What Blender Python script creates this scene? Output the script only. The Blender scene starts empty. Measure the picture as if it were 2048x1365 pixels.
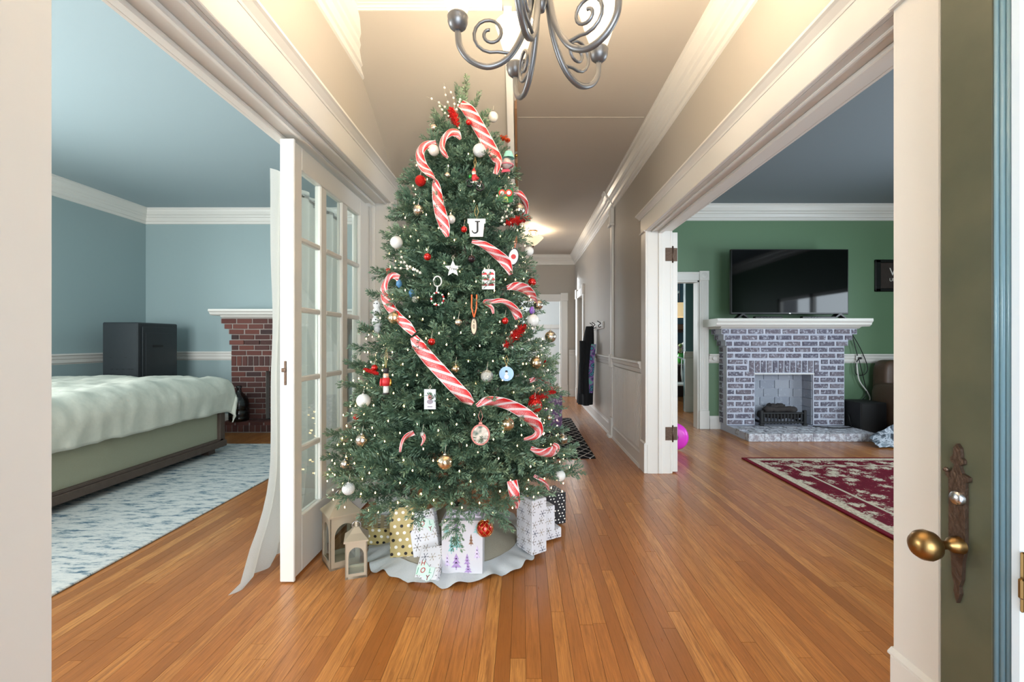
import bpy, bmesh, math, random
from mathutils import Vector, Matrix, Euler
random.seed(7)
scene = bpy.context.scene
COL = scene.collection
PI = math.pi
# ------------------------------------------------------------------ camera
F = 910.2; VX = 1045.0; VY = 682.0; CAMH = 1.2
cam_d = bpy.data.cameras.new('camera'); cam = bpy.data.objects.new('camera', cam_d); COL.objects.link(cam)
cam_d.sensor_width = 36.0; cam_d.sensor_fit = 'HORIZONTAL'; cam_d.lens = F/2048*36
cam_d.shift_x = -(VX-1024)/2048; cam_d.shift_y = (VY-682.5)/2048
cam_d.clip_start = 0.02
cam.location = (0, 0, CAMH); cam.rotation_euler = (PI/2, 0, 0)
scene.camera = cam
def wx(px, y): return (px-VX)/F*y
def wz(py, y): return CAMH-(py-VY)/F*y
def at(px, py, y): return Vector((wx(px, y), y, wz(py, y)))
# ------------------------------------------------------------------ world, lights, exposure
vs = scene.view_settings
vs.view_transform = 'Standard'; vs.look = 'None'; vs.gamma = 1.0; vs.use_curve_mapping = False
vs.exposure = 0.66
w = bpy.data.worlds.new('world'); scene.world = w; w.use_nodes = True
bg = w.node_tree.nodes['Background']; bg.inputs[0].default_value = (0.78, 0.89, 1.0, 1); bg.inputs[1].default_value = 1.2
def area(name, loc, rot, sx, sy, power, color):
    d = bpy.data.lights.new(name, 'AREA'); d.shape = 'RECTANGLE'; d.size = sx; d.size_y = sy
    d.energy = power; d.color = color
    o = bpy.data.objects.new(name, d); COL.objects.link(o); o.location = loc; o.rotation_euler = rot
    return o
COOL = (0.9, 0.965, 1.0); BEDL = (0.97, 1.0, 0.985); PARL = (0.8, 0.915, 1.0)
# daylight at entry and windows; bedroom side, back room and dining lamps are added
area('entry_daylight', (0.3, -3.2, 1.6), (PI/2, 0, 0), 4.0, 3.0, 200, (0.84, 0.93, 1.0))
area('bedroom_front_daylight', (-3.3, -0.6, 1.5), (PI/2, 0, 0), 2.4, 1.9, 140, BEDL)
area('bedroom_side_fill', (-5.75, 2.3, 1.5), (0, -PI/2, 0), 1.9, 2.2, 125, BEDL)  # added lamp for side light on the bedroom, behind the made-up side window
area('parlour_front_daylight', (3.3, -0.6, 1.5), (PI/2, 0, 0), 2.2, 1.9, 85, PARL)
area('parlour_side_daylight', (5.65, 3.4, 1.35), (0, PI/2, 0), 1.7, 2.1, 85, PARL)
area('back_room_fill', (-2.5, 11.0, 1.7), (0, -PI/2, 0), 1.7, 1.5, 85, (0.95, 0.98, 1.0))  # added lamp that brightens the room past the hall through an invented opening
area('dining_fill', (2.0, 9.4, 1.7), (-PI/2, 0, 0), 2.0, 1.6, 50, COOL)  # added fill lamp hanging free inside the dining room, which has no window
# ------------------------------------------------------------------ helpers
def srgb(r, g, b):
    f = lambda c: ((c/255)/12.92 if c/255 <= 0.04045 else ((c/255+0.055)/1.055)**2.4)
    return (f(r), f(g), f(b), 1)
MATS = {}
def newmat(name):
    m = bpy.data.materials.new(name); m.use_nodes = True
    nt = m.node_tree; MATS[name] = m
    return m, nt, nt.nodes['Principled BSDF']
def N(nt, typ, **kw):
    n = nt.nodes.new(typ)
    for k, v in kw.items():
        if k == 'inp':
            for kk, vv in v.items(): n.inputs[kk].default_value = vv
        else: setattr(n, k, v)
    return n
def L(nt, a, b): nt.links.new(a, b)
def paint(name, rgb, rough=0.5, bump=0.0, scale=40, spec=0.5, metal=0.0, coat=0.0):
    m, nt, b = newmat(name)
    b.inputs['Base Color'].default_value = srgb(*rgb); b.inputs['Roughness'].default_value = rough
    b.inputs['Specular IOR Level'].default_value = spec; b.inputs['Metallic'].default_value = metal
    b.inputs['Coat Weight'].default_value = coat
    if bump:
        g = N(nt, 'ShaderNodeNewGeometry'); n = N(nt, 'ShaderNodeTexNoise', inp={'Scale': scale, 'Detail': 4.0})
        L(nt, g.outputs['Position'], n.inputs['Vector'])
        bp = N(nt, 'ShaderNodeBump', inp={'Strength': bump, 'Distance': 0.01}); L(nt, n.outputs[0], bp.inputs['Height'])
        L(nt, bp.outputs[0], b.inputs['Normal'])
    return m
def mixc(nt, fac, a, b):
    n = N(nt, 'ShaderNodeMix', data_type='RGBA')
    if isinstance(fac, (int, float)): n.inputs[0].default_value = fac
    else: L(nt, fac, n.inputs[0])
    for i, c in ((6, a), (7, b)):
        if isinstance(c, tuple): n.inputs[i].default_value = c
        else: L(nt, c, n.inputs[i])
    return n.outputs[2]
def ramp(nt, fac, stops):
    n = N(nt, 'ShaderNodeValToRGB')
    while len(n.color_ramp.elements) < len(stops): n.color_ramp.elements.new(0.5)
    for e, (p, c) in zip(n.color_ramp.elements, stops): e.position = p; e.color = c
    L(nt, fac, n.inputs[0]); return n.outputs[0]
def mth(nt, op, a, b=None):
    n = N(nt, 'ShaderNodeMath', operation=op)
    for i, v in ((0, a), (1, b)):
        if v is None: continue
        if isinstance(v, (int, float)): n.inputs[i].default_value = v
        else: L(nt, v, n.inputs[i])
    return n.outputs[0]
class MB:
    """collects verts / faces (with uv) and builds one mesh object"""
    def __init__(s): s.v = []; s.f = []; s.uv = []; s.smooth = []
    def face(s, idx, uv=None, sm=False):
        s.f.append(tuple(idx)); s.uv.append(uv); s.smooth.append(sm)
    def box(s, x0, x1, y0, y1, z0, z1, c=0.0):
        x0, x1 = min(x0, x1), max(x0, x1); y0, y1 = min(y0, y1), max(y0, y1); z0, z1 = min(z0, z1), max(z0, z1)
        b = len(s.v)
        if c <= 0:
            s.v += [(x, y, z) for z in (z0, z1) for y in (y0, y1) for x in (x0, x1)]
            q = [(0, 2, 3, 1), (4, 5, 7, 6), (0, 1, 5, 4), (2, 6, 7, 3), (0, 4, 6, 2), (1, 3, 7, 5)]
            for f in q: s._boxface([b+i for i in f])
        else:
            c = min(c, (x1-x0)*.45, (y1-y0)*.45, (z1-z0)*.45)
            pts = {}
            for i, x in enumerate((x0, x1)):
                for j, y in enumerate((y0, y1)):
                    for k, z in enumerate((z0, z1)):
                        sx = c if i == 0 else -c; sy = c if j == 0 else -c; sz = c if k == 0 else -c
                        for a, p in enumerate(((x, y+sy, z+sz), (x+sx, y, z+sz), (x+sx, y+sy, z))):
                            pts[(i, j, k, a)] = len(s.v); s.v.append(p)
            P = pts
            for i in (0, 1):
                s._fix([P[(i, 0, 0, 0)], P[(i, 1, 0, 0)], P[(i, 1, 1, 0)], P[(i, 0, 1, 0)]], (1 if i else -1, 0, 0))
                s._fix([P[(0, i, 0, 1)], P[(1, i, 0, 1)], P[(1, i, 1, 1)], P[(0, i, 1, 1)]], (0, 1 if i else -1, 0))
                s._fix([P[(0, 0, i, 2)], P[(1, 0, i, 2)], P[(1, 1, i, 2)], P[(0, 1, i, 2)]], (0, 0, 1 if i else -1))
                for j in (0, 1):
                    a, d = (1 if i else -1), (1 if j else -1)
                    s._fix([P[(i, j, 0, 0)], P[(i, j, 1, 0)], P[(i, j, 1, 1)], P[(i, j, 0, 1)]], (a, d, 0))
                    s._fix([P[(i, 0, j, 0)], P[(i, 1, j, 0)], P[(i, 1, j, 2)], P[(i, 0, j, 2)]], (a, 0, d))
                    s._fix([P[(0, i, j, 1)], P[(1, i, j, 1)], P[(1, i, j, 2)], P[(0, i, j, 2)]], (0, a, d))
                    for k in (0, 1):
                        s._fix([P[(i, j, k, 0)], P[(i, j, k, 1)], P[(i, j, k, 2)]], (a, d, 1 if k else -1))
        return s
    def _fix(s, idx, n):
        a, b, c = (Vector(s.v[i]) for i in idx[:3])
        if (b-a).cross(c-a).dot(Vector(n)) < 0: idx = idx[::-1]
        s._boxface(idx)
    def _boxface(s, idx):
        p = [Vector(s.v[i]) for i in idx]; n = (p[1]-p[0]).cross(p[2]-p[0])
        ax = max(range(3), key=lambda i: abs(n[i]))
        o = [(1, 2), (0, 2), (0, 1)][ax]
        s.face(idx, [(q[o[0]], q[o[1]]) for q in p])
    def prism(s, prof, axis, a, b, smooth=False):
        """closed 2d profile swept along an axis; profile coords are the two other axes in xyz order"""
        n = len(prof); base = len(s.v)
        for t in (a, b):
            for (p, q) in prof:
                s.v.append((t, p, q) if axis == 0 else (p, t, q) if axis == 1 else (p, q, t))
        area2 = sum(prof[i][0]*prof[(i+1) % n][1]-prof[(i+1) % n][0]*prof[i][1] for i in range(n))
        flip = (area2 > 0) == (axis == 1)
        if b < a: flip = not flip
        for i in range(n):
            j = (i+1) % n; f = [base+i, base+j, base+n+j, base+n+i]
            s.face(f[::-1] if flip else f, None, smooth)
        c0 = list(range(base, base+n)); c1 = list(range(base+n, base+2*n))
        s.face(c0 if flip else c0[::-1]); s.face(c1[::-1] if flip else c1)
        return s
    def lathe(s, prof, cx=0, cy=0, cz=0, n=20, smooth=True, M=None):
        base = len(s.v); m = len(prof)
        for i in range(n):
            a = 2*PI*i/n
            for (r, z) in prof:
                p = Vector((r*math.cos(a), r*math.sin(a), z))
                if M is not None: p = M @ p
                s.v.append((p.x+cx, p.y+cy, p.z+cz))
        for i in range(n):
            for k in range(m-1):
                a0 = base+i*m+k; b0 = base+((i+1) % n)*m+k
                s.face([a0, b0, b0+1, a0+1], [(i/n, k/(m-1)), ((i+1)/n, k/(m-1)), ((i+1)/n, (k+1)/(m-1)), (i/n, (k+1)/(m-1))], smooth)
        return s
    def sphere(s, c, r, n=14, m=9, sc=(1, 1, 1)):
        prof = [(r*math.sin(PI*k/m), -r*math.cos(PI*k/m)) for k in range(m+1)]
        M = Matrix.Diagonal(Vector(sc))
        return s.lathe(prof, c[0], c[1], c[2], n, True, M)
    def tube(s, pts, r, n=8, smooth=True, cap=True):
        pts = [Vector(p) for p in pts]; m = len(pts)
        rr = r if isinstance(r, (list, tuple)) else [r]*m
        base = len(s.v); up = None
        for i, p in enumerate(pts):
            t = (pts[min(i+1, m-1)]-pts[max(i-1, 0)])
            t = t.normalized() if t.length > 1e-9 else Vector((0, 0, 1))
            if up is None:
                up = Vector((0, 0, 1)) if abs(t.z) < .9 else Vector((1, 0, 0))
            x = up - t*up.dot(t)
            if x.length < 1e-6: x = t.orthogonal()
            x.normalize(); up = x; y = t.cross(x)
            for k in range(n):
                a = 2*PI*k/n; q = p+(x*math.cos(a)+y*math.sin(a))*rr[i]; s.v.append(tuple(q))
        for i in range(m-1):
            for k in range(n):
                a0 = base+i*n+k; a1 = base+i*n+(k+1) % n
                s.face([a0, a1, a1+n, a0+n], [(k/n, i), ((k+1)/n, i), ((k+1)/n, i+1), (k/n, i+1)], smooth)
        if cap:
            s.face([base+k for k in range(n)][::-1]); s.face([base+(m-1)*n+k for k in range(n)])
        return s
    def grid(s, nu, nv, fn, smooth=True, uvs=(1, 1)):
        base = len(s.v)
        for j in range(nv+1):
            for i in range(nu+1): s.v.append(tuple(fn(i/nu, j/nv)))
        for j in range(nv):
            for i in range(nu):
                a = base+j*(nu+1)+i
                s.face([a, a+1, a+nu+2, a+nu+1], [(i/nu*uvs[0], j/nv*uvs[1]), ((i+1)/nu*uvs[0], j/nv*uvs[1]), ((i+1)/nu*uvs[0], (j+1)/nv*uvs[1]), (i/nu*uvs[0], (j+1)/nv*uvs[1])], smooth)
        return s
    def mesh(s, name, mat, recalc=False, attr=None):
        me = bpy.data.meshes.new(name); me.from_pydata(s.v, [], s.f)
        if any(u is not None for u in s.uv):
            ul = me.uv_layers.new(name='UVMap'); k = 0; flat = []
            for f, u in zip(s.f, s.uv):
                if u is None: flat += [0.0, 0.0]*len(f)
                else:
                    for (a, b) in u: flat += [a, b]
            ul.data.foreach_set('uv', flat)
        me.polygons.foreach_set('use_smooth', s.smooth)
        if attr is not None:
            at_ = me.attributes.new('rnd', 'FLOAT', 'FACE'); at_.data.foreach_set('value', attr)
        if mat is not None: me.materials.append(mat)
        if recalc:
            bm = bmesh.new(); bm.from_mesh(me); bmesh.ops.remove_doubles(bm, verts=bm.verts, dist=1e-6)
            bmesh.ops.recalc_face_normals(bm, faces=bm.faces); bm.to_mesh(me); bm.free()
        me.update(); return me
    def build(s, name, mat, parent=None, **kw):
        o = bpy.data.objects.new(name, s.mesh(name, mat, **kw)); COL.objects.link(o)
        if parent is not None: o.parent = parent
        return o
def tag(o, label=None, cat=None, group=None, kind=None):
    if label: o['label'] = label
    if cat: o['category'] = cat
    if group: o['group'] = group
    if kind: o['kind'] = kind
    return o
def empty(name, loc=(0, 0, 0), rz=0.0):
    o = bpy.data.objects.new(name, None); COL.objects.link(o); o.location = loc; o.rotation_euler = (0, 0, rz)
    o.empty_display_size = 0.05
    return o
def thing(name, label, cat, loc=(0, 0, 0), rz=0.0, group=None):
    return tag(empty(name, loc, rz), label, cat, group)
def linked(name, me, loc, scale=(1, 1, 1), rot=(0, 0, 0), parent=None):
    o = bpy.data.objects.new(name, me); COL.objects.link(o)
    o.location = loc; o.scale = scale; o.rotation_euler = rot
    if parent is not None: o.parent = parent
    return o
def textmesh(txt, size, mat, name='lettering', depth=0.0006, align='CENTER'):
    cu = bpy.data.curves.new('txt', 'FONT'); cu.body = txt; cu.size = size; cu.align_x = align; cu.align_y = 'CENTER'; cu.extrude = depth
    o = bpy.data.objects.new('txt', cu); COL.objects.link(o)
    dg = bpy.context.evaluated_depsgraph_get(); dg.update()
    me = bpy.data.meshes.new_from_object(o.evaluated_get(dg)); me.name = name
    bpy.data.objects.remove(o); me.materials.clear(); me.materials.append(mat)
    return me
# ------------------------------------------------------------------ materials for the shell
WHITE = paint('white_trim_paint', (224, 221, 215), 0.35, 0.04, 18)
HALLW = paint('greige_wall_paint', (177, 170, 160), 0.55, 0.03, 60)
HALLC = paint('hall_ceiling_paint', (197, 189, 178), 0.7)
BEDW = paint('blue_grey_wall_paint', (152, 171, 173), 0.5, 0.03, 60)
BEDC = paint('pale_blue_ceiling_paint', (160, 177, 183), 0.7)
PARW = paint('green_wall_paint', (100, 130, 100), 0.45, 0.03, 60)
PARC = paint('grey_blue_ceiling_paint', (124, 134, 141), 0.7)
TEALW = paint('teal_dining_wall_paint', (104, 134, 138), 0.55)
BACKW = paint('pale_back_room_paint', (222, 226, 226), 0.6)
DARK = paint('dark_gap', (24, 20, 17), 0.8)
def mirror_y(prof): return [(-p, q) for (p, q) in prof]
# crown profile: p = distance out from the wall, q = height below ceiling (negative)
CROWN = [(0, 0), (.115, 0), (.115, -.016), (.104, -.022), (.098, -.05), (.078, -.085), (.06, -.098), (.056, -.112), (.04, -.125), (.03, -.15), (.028, -.165), (.014, -.17), (.012, -.20), (0, -.205)]
RAIL = [(0, 0), (.042, 0), (.044, -.018), (.03, -.028), (.026, -.06), (.018, -.068), (.016, -.105), (.008, -.112), (0, -.125)]
BASE = [(0, 0), (.022, 0), (.022, .135), (.016, .15), (.012, .172), (0, .178)]
def mould(b, prof, wall, side, a0, a1, z):
    """moulding along a wall. wall: ('x', X) wall plane at X running in y; ('y', Y) wall plane at Y running in x; side = direction it projects"""
    if wall[0] == 'x': b.prism([(wall[1]+side*p, z+q) for p, q in prof], 1, a0, a1)
    else: b.prism([(wall[1]+side*p, z+q) for p, q in prof], 0, a0, a1)
# ------------------------------------------------------------------ the shell
CEIL = 3.04; XL = -1.0; XLr = -1.25; XR = 1.13; XRr = 1.335
YE = 9.8; YB = 6.39; YG = 6.2; BX = -5.29; GX = 5.2
def struct(name, b, mat, label, recalc=False):
    o = b.build(name, mat, None, recalc=recalc); tag(o, label, None, None, 'structure'); return o
# hall left wall with the wide opening
LO0, LO1, LOH = 0.95, 3.387, 2.225
b = MB(); b.box(XLr, XL, -0.1, LO0-.02, 0, CEIL); b.box(XLr, XL, LO0-.02, LO1+.02, LOH+.02, CEIL); b.box(XLr, XL, LO1+.02, 7.2, 0, CEIL)
wl = struct('wall_left', b, HALLW, 'greige hall wall on the left with a wide cased opening')
c = MB(); mould(c, CROWN, ('x', XL), 1, -0.1, 2.98, CEIL); c.build('crown_moulding', WHITE, wl)
b2 = MB(); b2.box(XLr-.004, XLr, -0.1, LO0-.02, 0, CEIL); b2.box(XLr-.004, XLr, LO0, LO1, LOH+.15, CEIL); b2.box(XLr-.004, XLr, LO1+.15, YB, 0, CEIL)
b2.build('bedroom_side_paint', BEDW, wl)
# hall right wall with the wide opening
RO0, RO1, ROH = 1.364, 4.11, 2.192
b = MB(); b.box(XR, XRr, -0.1, RO0-.02, 0, CEIL); b.box(XR, XRr, RO0-.02, RO1+.02, ROH+.02, CEIL); b.box(XR, XRr, RO1+.02, 8.43, 0, CEIL)
b.box(XR, XRr, 8.43, 9.25, 2.06, CEIL); b.box(XR, XRr, 9.25, YE, 0, CEIL)
wr = struct('wall_right', b, HALLW, 'greige hall wall on the right with a wide cased opening and white wainscot')
c = MB(); mould(c, CROWN, ('x', XR), -1, -0.1, YE, CEIL); c.build('crown_moulding', WHITE, wr)
b2 = MB(); b2.box(XRr, XRr+.004, -0.1, RO0-.02, 0, CEIL); b2.box(XRr, XRr+.004, RO0, RO1, ROH+.15, CEIL); b2.box(XRr, XRr+.004, RO1+.15, YG, 0, CEIL)
b2.build('parlour_side_paint', PARW, wr)
# wainscot of the right wall: chair rail, beaded boards, base
PIL = 5.62
for (y0, y1) in ((RO1+.19, PIL), (PIL+.11, 8.27)):
    c = MB(); mould(c, RAIL, ('x', XR), -1, y0, y1, 1.004); c.build('chair_rail', WHITE, wr)
    c = MB(); n = int((y1-y0)/.042); st = (y1-y0)/n; prof = []
    for i in range(n):
        a = y0+i*st
        prof += [(XR-.014, a+.004), (XR-.014, a+st-.011), (XR-.004, a+st-.009), (XR-.013, a+st-.005), (XR-.004, a+st)]
    prof = [(XR+.002, y0)]+[(XR-.005, y0)]+prof+[(XR+.002, y1)]
    c.prism(prof, 2, .175, .885); o = c.build('beaded_board', WHITE, wr); tag(o, kind='stuff')
    c = MB(); mould(c, BASE, ('x', XR), -1, y0-.02, y1, 0); c.prism([(XR-.034, 0), (XR-.02, 0), (XR-.02, .03), (XR-.026, .028)], 1, y0-.02, y1); c.build('baseboard', WHITE, wr)
c = MB(); mould(c, BASE, ('x', XR), -1, -.1, RO0-.17, 0); c.build('baseboard', WHITE, wr)
# upright strip between foyer and back hall
b = MB(); b.box(XR-.03, XR, PIL, PIL+.1, .25, 2.84, .006); b.box(XR-.045, XR, PIL-.012, PIL+.112, 0, .25, .006); b.box(XR-.07, XR, PIL-.02, PIL+.12, 0, .03, .004)
b.box(XR-.048, XR, PIL-.015, PIL+.115, .87, 1.03, .006); b.box(XR-.06, XR, PIL-.02, PIL+.12, 2.62, 2.66, .006); b.box(XR-.045, XR, PIL-.01, PIL+.11, 2.66, 2.84, .004)
b.prism([(XR-1.18*p, CEIL+q*1.06) for p, q in CROWN], 1, PIL-.02, PIL+.12)
struct('trim_1', b, WHITE, 'slim white upright strip with plinth and crown block on the right hall wall')
# end wall of the hall
DO0, DO1, DOH = -.5, wx(1122, YE), 2.06
b = MB(); b.box(XL, DO0, YE, YE+.15, 0, CEIL); b.box(DO0, DO1, YE, YE+.15, DOH, CEIL); b.box(DO1, XRr, YE, YE+.15, 0, CEIL)
we = struct('wall_hall_end', b, HALLW, 'grey end wall of the hall with a white cased doorway')
c = MB(); mould(c, CROWN, ('y', YE), -1, XL, XR, CEIL); c.build('crown_moulding', WHITE, we)
c = MB(); mould(c, RAIL, ('y', YE), -1, DO1+.17, XR, 1.004); c.build('chair_rail', WHITE, we)
c = MB(); c.box(DO1+.17, XR, YE-.012, YE, .17, .89); c.build('wainscot_panel', WHITE, we)
c = MB(); mould(c, BASE, ('y', YE), -1, DO1+.17, XR, 0); c.build('baseboard', WHITE, we)
b = MB()
for x in (DO0-.14, DO1): b.box(x, x+.14, YE-.025, YE, .25, DOH, .004); b.box(x-.006, x+.146, YE-.035, YE, 0, .25, .004); b.box(x-.008, x+.148, YE-.04, YE, DOH, DOH+.17, .006)
b.box(DO0, DO1, YE-.025, YE, DOH, DOH+.14, .004)
b.box(DO1-.02, DO1, YE, YE+.15, 0, DOH); b.box(DO0, DO0+.02, YE, YE+.15, 0, DOH)
struct('trim_2', b, WHITE, 'white door casing with corner blocks at the end of the hall')
# pale room behind the hall
b = MB(); b.box(-2, 2, 12.0, 12.1, 0, CEIL); b.box(-2.1, -2, YE+.15, 12.1, 0, .8); b.box(-2.1, -2, YE+.15, 12.1, 2.6, CEIL); b.box(-2.1, -2, YE+.15, 10.2, .8, 2.6); b.box(-2.1, -2, 11.8, 12.1, .8, 2.6); b.box(2, 2.1, YE+.15, 12.1, 0, CEIL); b.box(-2, 2, YE+.15, 12.1, CEIL, CEIL+.1)  # gap in the left wall is made up to let the fill lamp in
bk = struct('wall_back_room', b, BACKW, 'pale walls of the bright room beyond the hall doorway')
b = MB(); b.box(.1, 1.9, 11.82, 11.98, 0, 2.35, .005)
pc = b.build('tall_white_cupboard', BACKW); tag(pc, 'tall pale cupboard seen through the doorway at the hall end', 'cupboard')
pc2 = MB().box(.1, 1.9, 11.78, 11.82, 1.52, 1.62, .006).build('peg_rail', WHITE, pc)
tag(MB().box(1.45, 1.7, 11.765, 11.78, 1.57, 1.6, .004).build('rail_hook', WHITE, pc2))
# small cased door of the right wall far down the hall
b = MB()
for y in (8.28, 9.25): b.box(XR-.028, XR, y, y+.15, .24, 2.06, .004); b.box(XR-.038, XR, y-.004, y+.154, 0, .24, .004); b.box(XR-.045, XR, y-.006, y+.156, 2.06, 2.24, .006)
b.box(XR-.028, XR, 8.43, 9.25, 2.06, 2.2, .004)
struct('trim_3', b, WHITE, 'white casing with corner blocks around the side door far down the hall')
b = MB(); b.box(XR+.1, XR+.14, 8.43, 9.25, 0, 2.06)
d = struct('door_4', b, WHITE, 'closed white side door far down the hall')
for (z0, z1) in ((.2, .95), (1.08, 1.92)):
    for (y0, y1) in ((8.54, 8.8), (8.88, 9.14)): MB().box(XR+.088, XR+.1, y0, y1, z0, z1, .008).build('door_panel', WHITE, d)
# ceilings
struct('ceiling', MB().box(XL-.2, XR+.2, -.1, YE+.1, CEIL, CEIL+.1), HALLC, 'pale grey hall ceiling')
MB().box(SX if False else -.04, 1.0, 3.742, 3.756, CEIL-.0025, CEIL+.001).build('panel_seam', HALLC, bpy.data.objects['ceiling'])
struct('ceiling_bedroom', MB().box(BX, XLr, -.1, YB, CEIL, CEIL+.1), BEDC, 'pale blue bedroom ceiling')
struct('ceiling_parlour', MB().box(XRr, GX, -.1, YG, CEIL, CEIL+.1), PARC, 'blue grey ceiling of the green room')
# stair soffit running down behind the tree
SX = -.05; SL = .65; SY0, SZ0 = 2.935, 2.845
def sofz(y): return SZ0-SL*(y-SY0)
yt = SY0-(CEIL-SZ0)/SL; yb = 7.15
def sofline(t):
    y = 2.49+t*(yb-2.49)
    if y > 3.35: return y, sofz(y)
    f_ = (y-2.49)/(3.35-2.49); z3 = sofz(3.35)
    return y, 3.005+(z3-3.005)*f_+f_*(1-f_)*.045
b = MB(); b.grid(4, 60, lambda u, v: (XL+u*(SX-.055-XL), *sofline(v)))
ss = struct('ceiling_stair', b, HALLW, 'sloping greige underside of the staircase behind the tree')
b = MB(); b.prism([(2.5, CEIL), (2.5, 2.985), (SY0, SZ0-.02), (yb, sofz(yb)-.02), (yb, sofz(yb)+.03), (2.54, CEIL)], 0, SX-.055, SX-.01); b.build('stringer_board', WHITE, ss)
b = MB(); b.prism([(2.52, CEIL), (SY0, SZ0+.04), (yb, sofz(yb)+.06), (yb, CEIL)], 0, SX-.01, SX+.006); b.build('stringer_side', HALLW, ss)
b = MB(); mould(b, [(p*.7, q*.17) for p, q in CROWN], ('y', 2.49), -1, XL+.1, SX-.06, CEIL); b.build('crown_moulding', WHITE, ss)
for (y0, y1) in ((3.05, 3.32), (3.4, 3.62)):
    b = MB(); b.prism([(y0, sofz(y0)-.012), (y1, sofz(y1)-.012), (y1, sofz(y1)+.05), (y0, sofz(y0)+.05)], 0, SX-.004, SX+.012); b.build('wood_cleat', paint('brown_wood', (120, 88, 62), .5), ss)
b = MB(); b.sphere((SX+.004, 3.36, sofz(3.36)-.0), .012, 10, 7); b.build('brass_knob', paint('brass', (196, 150, 80), .3, metal=1.0), ss)
# closet wall under the stairs, greige
struct('wall_under_stair', MB().box(XL, SX, 5.6, 5.7, 0, sofz(5.7)), HALLW, 'greige wall below the staircase behind the tree')
# casings of the two wide openings
def opening_trim(name, X, Xr, side, y0, y1, H, label, cas=.152):
    root = tag(empty(name), label, None, None, 'structure')
    t = .02
    for (a, e, inner) in ((y0-cas, y0, 1), (y1, y1+cas, -1)):
        m = MB(); xa = X+side*t
        m.box(X, xa, a, e, .276, H+.004, .003)
        m.build('casing', WHITE, root)
        m = MB(); m.box(X, X+side*(t+.012), a-.006 if inner == 1 else a+.002, e-.002 if inner == 1 else e+.006, 0, .262, .003)
        m.prism([(X, .262), (X+side*(t+.012), .262), (X+side*(t+.012), .268), (X+side*t, .28), (X, .28)], 1, a-.006, e+.006); m.build('plinth_block', WHITE, root)
    m = MB(); m.box(X, X+side*(t+.004), y0-cas-.004, y1+cas+.004, H, H+.142, .003); m.build('head_casing', WHITE, root)
    m = MB(); m.prism([(X, H-.004), (X+side*(t+.012), H-.004), (X+side*(t+.016), H+.002), (X+side*(t+.012), H+.009), (X, H+.009)], 1, y0-cas-.012, y0-.001)
    m.prism([(X, H-.004), (X+side*(t+.012), H-.004), (X+side*(t+.016), H+.002), (X+side*(t+.012), H+.009), (X, H+.009)], 1, y1+.001, y1+cas+.012); m.build('head_bead', WHITE, root)
    m = MB(); m.prism([(X, H+.138), (X+side*(t+.008), H+.138), (X+side*(t+.012), H+.148), (X+side*(t+.034), H+.165), (X+side*(t+.046), H+.17), (X+side*(t+.046), H+.182), (X, H+.182)], 1, y0-cas-.04, y1+cas+.04); m.build('head_cap', WHITE, root)
    # jamb lining
    m = MB(); lo, hi = min(X, Xr), max(X, Xr)
    m.box(lo, hi, y0-.02, y0, 0, H+.02); m.box(lo, hi, y1, y1+.02, 0, H+.02); m.box(lo, hi, y0, y1, H, H+.02); m.build('jamb_lining', WHITE, root)
    # room side casing
    m = MB(); q = Xr-side*.02
    m.box(Xr, q, y0-cas, y0, 0, H, .003); m.box(Xr, q, y1, y1+cas, 0, H, .003); m.box(Xr, q, y0-cas, y1+cas, H, H+.14, .003); m.build('room_casing', WHITE, root)
    return root
tl = opening_trim('trim_4', XL, XLr, 1, LO0, LO1, LOH, 'white casing with moulded head around the left opening to the bedroom')
tr = opening_trim('trim_5', XR, XRr, -1, RO0, RO1, ROH, 'white casing with moulded head around the right opening to the green room')
# stops on the two lintels
for (x0, x1, h) in ((-1.118, -1.095, .02), (-1.215, -1.19, .02)): MB().box(x0, x1, LO0, LO1, LOH-h, LOH, .004).build('door_stop', WHITE, tl)
MB().box(-1.03, -1.012, LO0, LO1, LOH-.012, LOH, .004).build('door_stop', WHITE, tl)
MB().box(-1.118, -1.095, LO1-.02, LO1, 0, LOH-.02, .004).build('door_stop', WHITE, tl)
for (x0, x1, h) in ((1.16, 1.178, .012), (1.225, 1.265, .022)): MB().box(x0, x1, RO0, RO1, ROH-h, ROH, .004).build('door_stop', WHITE, tr)
MB().box(1.225, 1.265, RO1-.012, RO1, 0, ROH-.02, .004).build('door_stop', WHITE, tr)
# bedroom walls
b = MB(); b.box(BX, XLr, YB, YB+.12, 0, CEIL)
wbb = struct('wall_bedroom_back', b, BEDW, 'blue grey back wall of the bedroom with white crown and chair rail')
b = MB(); b.box(BX-.12, BX, -.1, 1.2, 0, CEIL); b.box(BX-.12, BX, 1.2, 3.4, 0, .6); b.box(BX-.12, BX, 1.2, 3.4, 2.4, CEIL); b.box(BX-.12, BX, 3.4, YB+.12, 0, CEIL)  # gap left for the added side window
wbl = struct('wall_bedroom_left', b, BEDW, 'blue grey left wall of the bedroom with white crown and chair rail')
c = MB(); mould(c, CROWN, ('y', YB), -1, BX, XLr, CEIL); c.build('crown_moulding', WHITE, wbb)
c = MB(); mould(c, RAIL, ('y', YB), -1, BX, -3.94, 1.05); c.build('chair_rail', WHITE, wbb)
c = MB(); mould(c, BASE, ('y', YB), -1, BX, -3.94, 0); c.build('baseboard', WHITE, wbb)
c = MB(); mould(c, CROWN, ('x', BX), 1, -.1, YB, CEIL); c.build('crown_moulding', WHITE, wbl)
c = MB(); mould(c, RAIL, ('x', BX), 1, 3.4, YB, 1.05); c.build('chair_rail', WHITE, wbl)
c = MB(); mould(c, BASE, ('x', BX), 1, -.1, YB, 0); c.build('baseboard', WHITE, wbl)
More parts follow.
